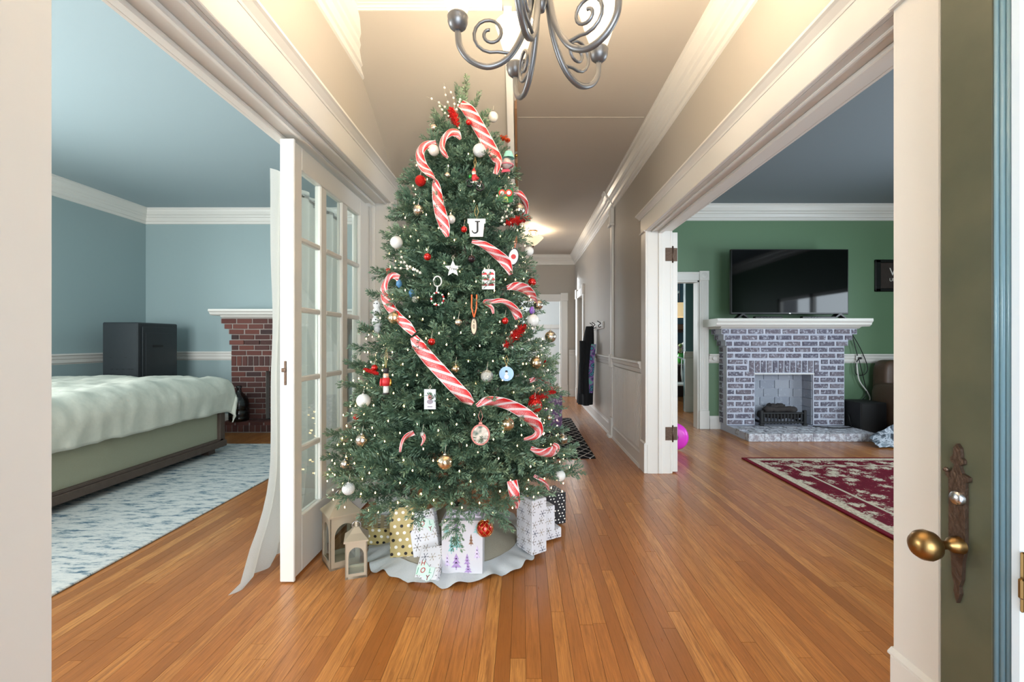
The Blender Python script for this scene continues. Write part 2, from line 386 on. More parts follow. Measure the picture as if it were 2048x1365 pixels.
# green room walls
GD0, GD1, GDH = .9+XRr*0+.55, wx(1398, YG), 2.02
b = MB(); b.box(XRr, GD0, YG, YG+.15, 0, CEIL); b.box(GD0, GD1, YG, YG+.15, GDH, CEIL); b.box(GD1, GX, YG, YG+.15, 0, CEIL)
wgb = struct('wall_parlour_back', b, PARW, 'green back wall of the right room with white crown and chair rail')
b = MB(); b.box(GX, GX+.12, -.1, 2.4, 0, CEIL); b.box(GX, GX+.12, 2.4, 4.5, 0, .55); b.box(GX, GX+.12, 2.4, 4.5, 2.05, CEIL); b.box(GX, GX+.12, 4.5, YG+.15, 0, CEIL)
wgr = struct('wall_parlour_right', b, PARW, 'green right wall of the room with the fireplace')
c = MB(); mould(c, CROWN, ('y', YG), -1, XRr, GX, CEIL); c.build('crown_moulding', WHITE, wgb)
c = MB(); mould(c, RAIL, ('y', YG), -1, GD1+.13, 2.7, 1.02); mould(c, RAIL, ('y', YG), -1, 4.18, GX, 1.02); c.build('chair_rail', WHITE, wgb)
c = MB(); mould(c, BASE, ('y', YG), -1, GD1+.14, 2.7, 0); mould(c, BASE, ('y', YG), -1, 4.18, GX, 0); c.build('baseboard', WHITE, wgb)
c = MB(); mould(c, CROWN, ('x', GX), -1, -.1, YG, CEIL); c.build('crown_moulding', WHITE, wgr)
b = MB(); cw = .125
b.box(GD1, GD1+cw, YG-.022, YG, .25, GDH, .003)
for i in range(4): b.box(GD1+.02+i*.024, GD1+.034+i*.024, YG-.027, YG-.02, .27, GDH-.01, .003)
b.box(GD1-.004, GD1+cw+.006, YG-.034, YG, 0, .25, .004); b.box(GD1-.004, GD1+cw+.004, YG-.032, YG, GDH, GDH+.13, .005)
b.box(GD0-cw, GD1-.005, YG-.022, YG, GDH, GDH+.115, .003); b.box(GD0-cw, GD1-.005, YG-.028, YG, GDH+.09, GDH+.115, .003)
b.box(GD1-.02, GD1, YG, YG+.15, 0, GDH); b.box(GD0, GD1, YG, YG+.15, GDH-.02, GDH)
t6 = struct('trim_6', b, WHITE, 'white fluted door casing with rosette block in the green wall')
b = MB(); b.lathe([(0, .006), (.012, .006), (.018, .002), (.03, .006), (.04, .002), (.044, 0)], 0, 0, 0, 18, M=Matrix.Rotation(PI/2, 3, 'X')); o = b.build('rosette', WHITE, t6); o.location = (GD1+cw/2, YG-.032, GDH+.065)
b = MB(); b.lathe([(0, .004), (.012, .004), (.016, .001), (.024, .004), (.03, 0)], 0, 0, 0, 18, M=Matrix.Rotation(PI/2, 3, 'X')); o = b.build('rail_rosette', WHITE, wgb); o.location = (GD1+.2, YG-.046, .96)
# dining room behind the green wall
b = MB(); b.box(XRr, 3.6, 10.2, 10.3, 0, CEIL); b.box(3.5, 3.6, YG+.15, 10.3, 0, CEIL); b.box(XRr+.001, 3.6, YG+.15, 10.3, CEIL+.001, CEIL+.1)
dn = struct('wall_dining', b, paint('blue_dining_wall', (92, 124, 140), .55), 'blue walls of the dining room seen through the green room doorway')
XD = wx(1371, 7.7)
b = MB(); b.box(XD, 3.5, 7.7, 7.8, 0, CEIL)
dn2 = struct('wall_dining_side', b, TEALW, 'teal wall stub with white wainscot in the dining room')
c = MB(); mould(c, RAIL, ('y', 7.7), -1, XD-.03, 3.0, 1.02); c.build('chair_rail', WHITE, dn2)
MB().box(XD-.01, 3.0, 7.685, 7.7, .17, .9).build('wainscot_panel', WHITE, dn2)
c = MB(); mould(c, [(p, q*1.5) for p, q in BASE], ('y', 7.69), -1, XD-.02, 3.0, 0); c.build('baseboard', WHITE, dn2)
# house front behind the camera with entry and windows
b = MB(); zt = CEIL
for (x0, x1) in ((BX-.12, -4.5), (-2.1, -.4), (1.02, 2.1), (4.4, GX+.12)): b.box(x0, x1, -.25, -.1, 0, zt)
for (x0, x1) in ((-4.5, -2.1), (2.1, 4.4)): b.box(x0, x1, -.25, -.1, 0, .55); b.box(x0, x1, -.25, -.1, 2.4, zt)
b.box(-.4, 1.02, -.25, -.1, 2.3, zt)
struct('wall_front', b, BACKW, 'front wall of the house with entry and window openings')
def window(name, axis, pos, a0, a1, z0, z1, label):
    root = tag(empty(name), label, None, None, 'structure'); t = .06
    def bx(m, u0, u1, q0, q1, d0, d1):
        if axis == 'y': m.box(u0, u1, pos+d0, pos+d1, q0, q1)
        else: m.box(pos+d0, pos+d1, u0, u1, q0, q1)
    m = MB()
    bx(m, a0, a1, z0, z0+t, -.03, .03); bx(m, a0, a1, z1-t, z1, -.03, .03); bx(m, a0, a0+t, z0, z1, -.03, .03); bx(m, a1-t, a1, z0, z1, -.03, .03)
    mid = (a0+a1)/2; bx(m, mid-.05, mid+.05, z0, z1, -.03, .03); bx(m, a0, a1, (z0+z1)/2-.025, (z0+z1)/2+.025, -.025, .025)
    m.build('window_frame', WHITE, root)
window('window_1', 'y', -.17, -4.5, -2.1, .55, 2.4, 'white framed window in the bedroom front wall')
window('window_2', 'y', -.17, 2.1, 4.4, .55, 2.4, 'white framed window in the front wall of the green room')
window('window_3', 'x', GX+.06, 2.4, 4.5, .55, 2.05, 'white framed window in the right wall of the green room')
window('added_window_4', 'x', BX-.06, 1.2, 3.4, .6, 2.4, 'unseen white framed window added to the left bedroom wall for side light')  # made-up window, put in only to give the bedroom side light
# ------------------------------------------------------------------ floor of narrow oak strips
def woodmat(name, attr):
    m, nt, bs = newmat(name)
    g = N(nt, 'ShaderNodeNewGeometry')
    if attr:
        a = N(nt, 'ShaderNodeAttribute', attribute_name='rnd'); r = a.outputs['Fac']
    else:
        a = N(nt, 'ShaderNodeObjectInfo'); r = a.outputs['Random']
    cmb = N(nt, 'ShaderNodeCombineXYZ'); L(nt, mth(nt, 'MULTIPLY', r, 37.0), cmb.inputs[0]); L(nt, mth(nt, 'MULTIPLY', r, 91.0), cmb.inputs[1])
    add = N(nt, 'ShaderNodeVectorMath', operation='ADD'); L(nt, g.outputs['Position'], add.inputs[0]); L(nt, cmb.outputs[0], add.inputs[1])
    mp = N(nt, 'ShaderNodeMapping', inp={'Scale': (55, 3.2, 1)}); L(nt, add.outputs[0], mp.inputs[0])
    n1 = N(nt, 'ShaderNodeTexNoise', inp={'Scale': 1.6, 'Detail': 5.0, 'Roughness': .65, 'Distortion': .6}); L(nt, mp.outputs[0], n1.inputs['Vector'])
    mp2 = N(nt, 'ShaderNodeMapping', inp={'Scale': (260, 9, 1)}); L(nt, add.outputs[0], mp2.inputs[0])
    n2 = N(nt, 'ShaderNodeTexNoise', inp={'Scale': 1.0, 'Detail': 3.0}); L(nt, mp2.outputs[0], n2.inputs['Vector'])
    base = ramp(nt, r, [(0, srgb(158, 96, 46)), (.3, srgb(184, 116, 58)), (.6, srgb(198, 130, 66)), (.85, srgb(212, 148, 82)), (1, srgb(170, 102, 48))])
    dark = mixc(nt, ramp(nt, n1.outputs[0], [(.35, (0, 0, 0, 1)), (.7, (1, 1, 1, 1))]), base, srgb(150, 92, 44))
    fin = mixc(nt, ramp(nt, n2.outputs[0], [(.52, (0, 0, 0, 1)), (.75, (.55, .55, .55, 1))]), dark, srgb(118, 70, 34))
    L(nt, fin, bs.inputs['Base Color']); bs.inputs['Roughness'].default_value = .3
    rr = ramp(nt, n1.outputs[0], [(.2, (.24, .24, .24, 1)), (.8, (.4, .4, .4, 1))]); L(nt, rr, bs.inputs['Roughness'])
    bp = N(nt, 'ShaderNodeBump', inp={'Strength': .12, 'Distance': .002}); L(nt, n2.outputs[0], bp.inputs['Height']); L(nt, bp.outputs[0], bs.inputs['Normal'])
    bs.inputs['Coat Weight'].default_value = .25; bs.inputs['Coat Roughness'].default_value = .22
    return m
WOOD = woodmat('oak_strip', False); WOODA = woodmat('oak_strip_far', True)
b = MB(); b.box(BX, GX, -.1, 12.0, -.06, -.012)
fl = struct('floor', b, DARK, 'narrow orange brown oak strip floor running through hall and rooms')
um = MB(); um.box(-.5, .5, -.5, .5, -1, 0)
unit = um.mesh('plank', WOOD)
PW = .05715; planks = []
rr_ = random.Random(3)
k0 = int(math.floor((BX)/PW)); k1 = int(GX/PW)
for k in range(k0, k1):
    xa = k*PW+.012; xb = xa+PW
    yend = YB if xb < XLr else (YG if xa > XRr else YE+.2)
    if 1.45 < xa < 3.4: yend = 10.2
    if XL < xa < XR: yend = 12.0
    y = -.1-rr_.random()*1.2
    while y < yend:
        ln = rr_.choice((.5, .8, 1.1, 1.5, 1.9, 2.3))+rr_.random()*.3
        a, e = max(y, -.1), min(y+ln, yend)
        if e-a > .02: planks.append((xa, xb, a, e))
        y += ln
def parea(p):
    xa, xb, a, e = p; tot = 0
    n = 6
    for i in range(n):
        y0 = max(a+(e-a)*i/n, .3); y1 = a+(e-a)*(i+1)/n
        if y1 <= y0: continue
        ym = (y0+y1)/2; px = VX+F*(xa+xb)/2/ym; py = VY+F*CAMH/ym
        if px < -10 or px > 1800 or py > 1400: continue
        # hidden by wall, tree, bed, rugs
        xm = (xa+xb)/2
        if xm < XLr:
            yy = ym*XL/xm
            if not (LO0 < ym*(-1.0)/xm): continue
            if px > 560: continue
            if xm < -2.2: continue
        if xm > XRr and (ym*XR/xm < RO0 or ym*XR/xm > RO1): continue
        if xm > 2.22: continue
        if (xm+.37)**2+(ym-2.71)**2 < .45**2: continue
        if XL < xm < .2 and ym > 3: continue
        tot += F*PW/ym*(F*CAMH/y0-F*CAMH/y1)
    return tot
planks.sort(key=parea, reverse=True)
for (xa, xb, a, e) in planks[:300]:
    linked('plank', unit, ((xa+xb)/2, (a+e)/2, rr_.uniform(-.0005, 0)), (PW-.0011, e-a-.0016, .012), parent=fl)
b = MB(); att = []
for (xa, xb, a, e) in planks[300:]:
    n0 = len(b.f); b.box(xa+.0005, xb-.0005, a+.0008, e-.0008, -.012, rr_.uniform(-.0005, 0)); q = rr_.random(); att += [q]*(len(b.f)-n0)
o = b.build('plank', WOODA, fl, attr=att); tag(o, kind='stuff')
from mathutils import noise as mnoise
def nz(x, y, z=0.0): return mnoise.noise(Vector((x, y, z)))
# ------------------------------------------------------------------ object materials
def glassmat(name, tint=(1, 1, 1, 1), gloss=.12):
    m, nt, bs = newmat(name); nt.nodes.remove(bs)
    out = nt.nodes['Material Output']; t = N(nt, 'ShaderNodeBsdfTransparent', inp={'Color': tint}); g = N(nt, 'ShaderNodeBsdfGlossy', inp={'Roughness': .03})
    fr = N(nt, 'ShaderNodeLayerWeight', inp={'Blend': .5}); mx = N(nt, 'ShaderNodeMixShader'); L(nt, mth(nt, 'ADD', mth(nt, 'MULTIPLY', mth(nt, 'POWER', fr.outputs['Facing'], 4.0), .8), gloss*.35), mx.inputs[0]); L(nt, t.outputs[0], mx.inputs[1]); L(nt, g.outputs[0], mx.inputs[2]); L(nt, mx.outputs[0], out.inputs[0])
    return m
PANE = glassmat('pane_glass', (.93, .97, .96, 1))
def fabric(name, c1, c2, scale=180, rough=.9, bump=.3):
    m, nt, b = newmat(name); tc = N(nt, 'ShaderNodeTexCoord'); n = N(nt, 'ShaderNodeTexNoise', inp={'Scale': scale, 'Detail': 3.0})
    L(nt, tc.outputs['Object'], n.inputs['Vector']); L(nt, mixc(nt, n.outputs[0], srgb(*c1), srgb(*c2)), b.inputs['Base Color']); b.inputs['Roughness'].default_value = rough
    bp = N(nt, 'ShaderNodeBump', inp={'Strength': bump, 'Distance': .003}); L(nt, n.outputs[0], bp.inputs['Height']); L(nt, bp.outputs[0], b.inputs['Normal']); return m
BLACK = paint('black_plastic', (14, 14, 16), .35); BLACKM = paint('black_matt', (20, 20, 22), .7); IRON = paint('black_iron', (22, 22, 24), .55)
BRASS = MATS['brass']; OLDBRASS = paint('worn_brass', (150, 118, 74), .32, metal=1.0); BRONZE = paint('aged_bronze', (92, 74, 62), .45, .3, 80, metal=.8)
STEEL = paint('steel', (190, 192, 196), .25, metal=1.0); PEWTER = paint('pewter_grey_metal', (128, 128, 130), .38, metal=.75)
# ------------------------------------------------------------------ french door leaf of the bedroom opening
fd = tag(empty('door_1'), 'white fifteen-pane glass door leaf closed in the far half of the left opening', None, None, 'structure')
FX0, FX1 = -1.185, -1.14; FY0, FY1, FT = 2.265, 3.385, 2.2
cols = [(2.352, 2.584), (2.66, 2.891), (2.977, 3.2)]; rows = [(.297, .622), (.652, .985), (1.013, 1.348), (1.376, 1.713), (1.741, 2.082)]
MB().box(FX0, FX1, FY0, cols[0][0], .01, FT, .003).build('stile', WHITE, fd); MB().box(FX0, FX1, cols[2][1], FY1, .01, FT, .003).build('stile', WHITE, fd)
MB().box(FX0, FX1, cols[0][0], cols[2][1], rows[4][1], FT, .003).build('top_rail', WHITE, fd); MB().box(FX0, FX1, cols[0][0], cols[2][1], .01, rows[0][0], .003).build('bottom_rail', WHITE, fd)
for i in range(2): MB().box(FX0+.004, FX1-.004, cols[i][1], cols[i+1][0], rows[0][0], rows[4][1], .006).build('muntin', WHITE, fd)
for j in range(4):
    for (a, e) in cols: MB().box(FX0+.006, FX1-.006, a, e, rows[j][1], rows[j+1][0], .006).build('muntin', WHITE, fd)
for (a, e) in cols:
    for (z0, z1) in rows: MB().box(-1.165, -1.161, a, e, z0, z1).build('pane', PANE, fd)
m = MB(); m.box(-1.2, -1.128, FY0-.016, FY0, .005, FT+.002, .004); m.build('astragal', WHITE, fd)
m = MB(); m.box(-1.178, -1.166, FY0-.02, FY0-.014, .98, 1.1, .002); m.box(-1.19, -1.166, FY0-.022, FY0-.014, 1.045, 1.065, .002); m.build('mortise_latch', BRONZE, fd)
# parlour leaf folded back flat against the parlour wall
pd_ = tag(empty('door_3'), 'white door leaf folded fully back in the green room, only its hinged edge showing', None, None, 'structure')
MB().box(XRr+.024, XRr+.07, RO1+.012, RO1+1.3, .012, ROH-.01, .003).build('leaf', WHITE, pd_)
for z in (.36, 1.98):
    m = MB(); m.box(XRr-.045, XRr+.018, RO1-.003, RO1+.001, z-.06, z+.06, .001); m.box(XRr+.03, XRr+.066, RO1+.008, RO1+.0125, z-.06, z+.06, .001)
    m.tube([(XRr+.022, RO1+.001, z-.075), (XRr+.022, RO1+.001, z+.075)], .008, 8); m.build('hinge', BRONZE, pd_)
# front door standing open along the right wall
GREEN, nt, bs = newmat('olive_green_door_paint')
g = N(nt, 'ShaderNodeNewGeometry'); n = N(nt, 'ShaderNodeTexNoise', inp={'Scale': 9.0, 'Detail': 5.0}); L(nt, g.outputs['Position'], n.inputs['Vector'])
L(nt, mixc(nt, n.outputs[0], srgb(62, 68, 54), srgb(92, 90, 70)), bs.inputs['Base Color']); bs.inputs['Roughness'].default_value = .33
BLUEP = paint('blue_grey_glazing_bead', (108, 142, 156), .25); WHITEB = paint('pale_blue_white_bead', (206, 218, 226), .3)
dr = tag(empty('door_2'), 'olive green glazed front door standing open at the right edge', None, None, 'structure')
DX = 1.0
MB().box(DX, DX+.045, .967, 1.09, .01, 2.28, .003).build('stile', GREEN, dr)
MB().box(DX, DX+.045, -.06, .06, .01, 2.28, .003).build('stile', GREEN, dr); MB().box(DX, DX+.045, .06, .967, .01, .4, .003).build('bottom_rail', GREEN, dr); MB().box(DX, DX+.045, .06, .967, 2.12, 2.28, .003).build('top_rail', GREEN, dr)
m = MB()
for i in range(3): m.tube([(DX+.004, .961-i*.0125, .4), (DX+.004, .961-i*.0125, 2.12)], .0066, 8)
m.build('ribbed_glazing_bead', BLUEP, dr); MB().box(DX-.006, DX+.03, .906, .929, .4, 2.12, .004).build('pale_bead', WHITEB, dr)
MB().box(DX+.02, DX+.026, .06, .93, .4, 2.12).build('pane', paint('dark_door_glass', (16, 22, 30), .04), dr)
m = MB(); m.box(DX-.012, DX, .9, .906, .66, .78, .003); m.box(DX-.02, DX-.01, .893, .903, .69, .73, .003); m.build('sash_lift', OLDBRASS, dr)
# lock plate with knob
pl = MB(); pts = []
prof = [(.0, .965), (.008, .955), (.01, .935), (.016, .93), (.016, .922), (.006, .915), (.012, .9), (.028, .895), (.028, .886), (.02, .88), (.02, .73), (.014, .70), (.012, .66), (.006, .64), (.008, .625), (.0, .6)]
poly = [(1.04+p, z) for p, z in prof]+[(1.04-p, z) for p, z in prof[::-1][1:-1]]
pl.prism([(y, z) for y, z in poly], 0, DX-.008, DX); plate = pl.build('lock_plate', BRONZE, dr)
m = MB(); m.lathe([(0, .014), (.012, .013), (.016, .008), (.0165, 0)], 0, 0, 0, 20, M=Matrix.Rotation(-PI/2, 3, 'Y')); o = m.build('lock_cylinder', STEEL, plate); o.location = (DX-.007, 1.035, .842)
m = MB(); m.sphere((0, 0, 0), .006, 10, 6); o = m.build('finial', BRONZE, plate); o.location = (DX-.012, 1.062, .9)
m = MB(); m.lathe([(0, .107), (.012, .106), (.024, .1), (.032, .088), (.034, .075), (.029, .06), (.018, .05), (.011, .044), (.009, .03), (.012, .024), (.017, .018), (.019, .008), (.02, 0)], 0, 0, 0, 24, M=Matrix.Rotation(-PI/2, 3, 'Y')); o = m.build('door_knob', OLDBRASS, plate); o.location = (DX-.006, 1.035, .735)
# ------------------------------------------------------------------ curtain behind the french door
CURT = fabric('pale_linen', (214, 216, 216), (188, 192, 194), 240); 
nt = CURT.node_tree; pb = nt.nodes['Principled BSDF']; trn = N(nt, 'ShaderNodeBsdfTranslucent', inp={'Color': srgb(222, 220, 210)}); mxs = N(nt, 'ShaderNodeMixShader', inp={0: .45}); L(nt, pb.outputs[0], mxs.inputs[1]); L(nt, trn.outputs[0], mxs.inputs[2]); L(nt, mxs.outputs[0], nt.nodes['Material Output'].inputs[0])
ct = thing('curtain', 'pale grey linen curtain hanging behind the glass door, its tail dragging on the floor', 'curtain', (0, 0, 0))
def curt(u, v):
    z = 2.1*(1-v)+.006*v; fl_ = max(0, (v-.74)/.26); fl_ = fl_*fl_
    y = 2.37+u*.93-(1-u)*fl_*.235; a = .022+.012*v
    x = -1.315+a*math.sin(u*34+.6*math.sin(v*3))-.02*v-(1-u)**2*fl_*.05+.012*nz(u*6, v*4)
    if v > .93 and u < .25: z = max(.004, z*(.3+u))
    return (x, y, z)
MB().grid(120, 26, curt).build('cloth', CURT, ct)
m = MB(); m.tube([(-1.315, 2.44, 2.065), (-1.315, 3.34, 2.065)], .011, 10); m.sphere((-1.315, 2.44, 2.065), .016); m.build('rod', STEEL, ct)
for i in range(7):
    yy = 2.5+i*.125; m = MB(); m.tube([(-1.315+.021*math.cos(a*PI/8), yy, 2.062+.021*math.sin(a*PI/8)) for a in range(17)], .0035, 6, cap=False); m.build('grommet_ring', STEEL, ct)
# ------------------------------------------------------------------ chandelier
HUB = Vector((.06, 1.48, 0)); chd = thing('chandelier', 'pewter chandelier with scrolled arms and frosted glass shades above the tree', 'chandelier', (HUB.x, HUB.y, CEIL))
def rz_(z): return z-CEIL-(.028 if z < 2.6 else 0)
m = MB(); m.lathe([(0, rz_(2.3)), (.012, rz_(2.3)), (.02, rz_(2.33)), (.012, rz_(2.36)), (.03, rz_(2.4)), (.034, rz_(2.44)), (.014, rz_(2.48)), (.01, rz_(2.52)), (.01, rz_(2.98)), (.05, rz_(2.99)), (.065, rz_(3.03)), (.065, 0)], n=20); m.build('stem', PEWTER, chd)
SHADE, nt, bs = newmat('lit_frosted_shade'); bs.inputs['Base Color'].default_value = srgb(250, 240, 222); bs.inputs['Roughness'].default_value = .4; bs.inputs['Transmission Weight'].default_value = .0
bs.inputs['Emission Color'].default_value = srgb(255, 228, 184); bs.inputs['Emission Strength'].default_value = .6
def catmull(P, n=8):
    P = [Vector(p) for p in P]; Q = [P[0]*2-P[1]]+P+[P[-1]*2-P[-2]]; out = []
    for i in range(1, len(Q)-2):
        for k in range(n):
            t = k/n; a, b_, c, d_ = Q[i-1], Q[i], Q[i+1], Q[i+2]
            out.append(.5*((2*b_)+(c-a)*t+(2*a-5*b_+4*c-d_)*t*t+(3*b_-a-3*c+d_)*t**3))
    out.append(P[-1]); return out
def wire(m, pts, w, h):
    """flat bar along a path lying in one vertical plane: rectangular section"""
    m.tube(pts, w, 4, smooth=False)
for i in range(5):
    a = math.radians(181-72*i); ca, sa = math.cos(a), math.sin(a)
    def RP(r, z): return Vector((ca*r, sa*r, rz_(z)))
    arm = MB(); pa = catmull([RP(.012, 2.47), RP(.025, 2.38), RP(.05, 2.25), RP(.1, 2.155), RP(.165, 2.118), RP(.225, 2.135), RP(.262, 2.18), RP(.27, 2.235)], 6); arm.tube(pa, .0105, 6)
    ao = arm.build('arm', PEWTER, chd)
    sc_ = MB(); cx_, cz_ = .165, 2.225; pts = [RP(.075, 2.19), RP(.1, 2.162)]
    for k in range(26):
        t = k/25; ang = -PI*.62+t*PI*3.1; r = .062*(1-t)+.012*t; pts.append(RP(cx_+r*math.cos(ang), cz_+r*math.sin(ang)))
    sc_.tube(pts, .0058, 6); sc_.build('scroll', PEWTER, ao)
    cup = MB(); cup.lathe([(0, -.03), (.014, -.028), (.027, -.016), (.033, 0), (.032, .012), (.034, .016), (.03, .022), (0, .022)], ca*.27, sa*.27, rz_(2.262), 18); cup.build('cup', PEWTER, ao)
    sh = MB(); P_ = [(.026, 0), (.034, .02), (.045, .05), (.056, .085), (.066, .12), (.076, .148), (.074, .149), (.063, .12), (.053, .085), (.042, .05), (.031, .02), (.024, .002)]
    sh.lathe([(r, z) for r, z in P_], ca*.27, sa*.27, rz_(2.282), 24); sh.build('glass_shade', SHADE, chd)
    bl = MB(); bl.sphere((ca*.27, sa*.27, rz_(2.345)), .02, 10, 8); bl.build('bulb', SHADE, chd)
    ld = bpy.data.lights.new('bulb_light', 'POINT'); ld.energy = 19; ld.color = (1, .83, .6); ld.shadow_soft_size = .03
    lo = bpy.data.objects.new('bulb_light', ld); COL.objects.link(lo); lo.parent = chd; lo.location = (ca*.27, sa*.27, rz_(2.425))
# semi-flush hall light
hx, hy = wx(1066, 7.6), 7.6
hl = thing('ceiling_light', 'bronze semi-flush ceiling light with alabaster bowl far down the hall', 'ceiling light', (hx, hy, CEIL))
m = MB(); m.lathe([(0, 0), (.075, 0), (.08, -.02), (.05, -.03), (.012, -.035), (.012, -.2), (0, -.2)]); m.build('canopy', BRONZE, hl)
m = MB()
for i in range(6):
    a = 2*PI*i/6; m.tube([(.03*math.cos(a), .03*math.sin(a), -.03), (.085*math.cos(a), .085*math.sin(a), -.06), (.07*math.cos(a), .07*math.sin(a), -.1), (.1*math.cos(a), .1*math.sin(a), -.12)], .006, 6)
m.build('scrollwork', BRONZE, hl)
m = MB(); m.lathe([(.17, -.115), (.175, -.125), (.13, -.17), (.07, -.225), (.03, -.25), (0, -.255)], n=28); m.build('glass_bowl', SHADE, hl)
m = MB(); m.lathe([(0, -.285), (.012, -.275), (.016, -.262), (.008, -.25)], n=12); m.build('finial', BRONZE, hl)
ld = bpy.data.lights.new('bowl_light', 'POINT'); ld.energy = 30; ld.color = (1, .82, .6); ld.shadow_soft_size = .05
lo = bpy.data.objects.new('bowl_light', ld); COL.objects.link(lo); lo.parent = hl; lo.location = (0, 0, -.1)
# ------------------------------------------------------------------ bricks
def brickmat(name, cols, wash, washc, washamt):
    m, nt, b = newmat(name); oi = N(nt, 'ShaderNodeObjectInfo'); g = N(nt, 'ShaderNodeNewGeometry')
    base = ramp(nt, oi.outputs['Random'], [(i/(len(cols)-1), srgb(*c)) for i, c in enumerate(cols)])
    n1 = N(nt, 'ShaderNodeTexNoise', inp={'Scale': wash, 'Detail': 6.0, 'Roughness': .7}); L(nt, g.outputs['Position'], n1.inputs['Vector'])
    f = ramp(nt, n1.outputs[0], [(washamt, (0, 0, 0, 1)), (washamt+.16, (1, 1, 1, 1))])
    L(nt, mixc(nt, f, base, srgb(*washc)), b.inputs['Base Color']); b.inputs['Roughness'].default_value = .85
    bp = N(nt, 'ShaderNodeBump', inp={'Strength': .5, 'Distance': .006}); L(nt, n1.outputs[0], bp.inputs['Height']); L(nt, bp.outputs[0], b.inputs['Normal']); return m
WB = brickmat('whitewashed_brick', [(96, 92, 106), (110, 102, 112), (88, 86, 102), (122, 116, 126), (102, 94, 104)], 34, (196, 200, 214), .51)
WM = brickmat('whitewashed_mortar', [(196, 200, 214), (190, 194, 208)], 30, (160, 162, 180), .64)
RB = brickmat('red_brick', [(88, 50, 46), (104, 60, 52), (70, 46, 44), (114, 68, 60), (60, 44, 44)], 40, (150, 128, 122), .64)
RM = brickmat('grey_mortar', [(150, 138, 132), (158, 146, 140)], 30, (120, 108, 104), .62)
def bmesh_unit(mat, name):
    m = MB(); m.box(-.5, .5, -.5, .5, -.5, .5, .04); return m.mesh(name, mat)
UWB = bmesh_unit(WB, 'brick'); UWH = bmesh_unit(brickmat('heavily_whitewashed_brick', [(140, 138, 148), (156, 150, 156), (130, 128, 142)], 26, (208, 212, 220), .42), 'hearth_brick'); URB = bmesh_unit(RB, 'brick'); URH = bmesh_unit(RB, 'hearth_brick')
rb = random.Random(11)
def brickrow(par, me, x0, x1, yf, z, bh, L_, joint, off, dep=.1, skip=None, name='brick'):
    x = x0-off
    while x < x1-.02:
        a, e = max(x, x0), min(x+L_, x1)
        segs = [(a, e)]
        if skip:
            s0, s1 = skip; segs = [(a, min(e, s0)), (max(a, s1), e)]
        for (p, q) in segs:
            if q-p > .035:
                linked(name, me, ((p+q)/2-par.location.x, yf+dep/2+rb.uniform(-.003, .003)-par.location.y, z+bh/2), (q-p-(joint if q-p > .08 else joint*.6), dep, bh-joint*.8), (0, rb.uniform(-.008, .008), 0), par)
        x += L_
# whitewashed fireplace in the green room
fx0, fx1, fyf = 2.67, 4.217, 5.95
fp = thing('fireplace', 'whitewashed grey brick fireplace with white mantel against the green wall', 'fireplace', ((fx0+fx1)/2, fyf, 0))
ox, oy = fp.location.x, fp.location.y
O0, O1, OT = 3.04, 3.805, .772
m = MB()
def lb(m, x0, x1, y0, y1, z0, z1, c=0): m.box(x0-ox, x1-ox, y0-oy, y1-oy, z0, z1, c)
lb(m, fx0+.004, O0, fyf+.008, YG, .095, 1.36); lb(m, O1, fx1-.004, fyf+.008, YG, .095, 1.36); lb(m, O0, O1, fyf+.008, YG, OT, 1.36); lb(m, O0, O1, YG-.01, YG, .09, OT)
lb(m, fx0-.1, fx1+.1, fyf-.075, YG, 1.285, 1.36); lb(m, fx0-.06, fx1+.06, fyf-.045, YG, 1.21, 1.285); lb(m, fx0-.025, fx1+.025, fyf-.02, YG, 1.135, 1.21)
m.build('mortar_bed', WM, fp)
ch = .079
for k in range(16):
    z = .095+k*ch; e = {15: .105, 14: .065, 13: .03}.get(k, 0); f_ = {15: .085, 14: .055, 13: .028}.get(k, 0)
    skip = (O0, O1) if z < OT-.02 else None
    if OT-.02 <= z < .95: skip = (O0-.09, O1+.09)
    brickrow(fp, UWB, fx0-e, fx1+e, fyf-f_-.004, z, ch, .222, .03, (.111 if k % 2 else 0.0)+rb.uniform(-.01, .01), skip=skip)
    linked('brick', UWB, (fx0-e-ox+.045, fyf+.165-oy, z+ch/2), (.1, .1, ch-.02), (0, 0, 0), fp)
for i in range(13):
    xx = O0-.08+i*(O1-O0+.16)/12.0
    if i < 12: linked('brick', UWB, (xx+.0385-ox, fyf+.046-oy, OT+.09), ((O1-O0+.16)/12-.02, .1, .155), (0, 0, 0), fp)
m = MB(); lb(m, O0-.01, O1+.01, fyf-.005, fyf+.1, OT-.012, OT); m.build('lintel_bar', WHITE, fp)
# firebox lining
FBM = brickmat('pale_firebrick', [(150, 156, 168), (164, 168, 178), (140, 146, 160)], 20, (190, 194, 204), .56)
UFB = bmesh_unit(FBM, 'firebrick')
for r in range(6):
    for cc in range(4):
        linked('firebrick', UFB, (O0+.1+cc*.2+(r % 2)*.05-ox-.02, YG-.016-oy, .15+r*.115), (.192, .02, .108), (0, 0, 0), fp)
    for sx in (O0+.006, O1-.006):
        linked('firebrick', UFB, (sx-ox, fyf+.13-oy, .15+r*.115), (.016, .2, .108), (0, 0, 0), fp)
# hearth
m = MB(); lb(m, fx0+.02, 4.215, 5.41, YG, 0, .088); m.build('hearth_bed', WM, fp)
for k in range(8):
    xa = 2.68+k*.193
    linked('hearth_brick', UWH, (xa+.0965-ox, 5.45-oy, .048), (.186, .1, .095), (0, rb.uniform(-.006, .006), 0), fp)
    for r in range(3): linked('hearth_brick', UWH, (xa+.0965+(.09 if r % 2 == 0 and k < 7 else 0)-ox, 5.565+r*.135-oy, .058), (.176, .118, .078), (rb.uniform(-.006, .006), 0, 0), fp)
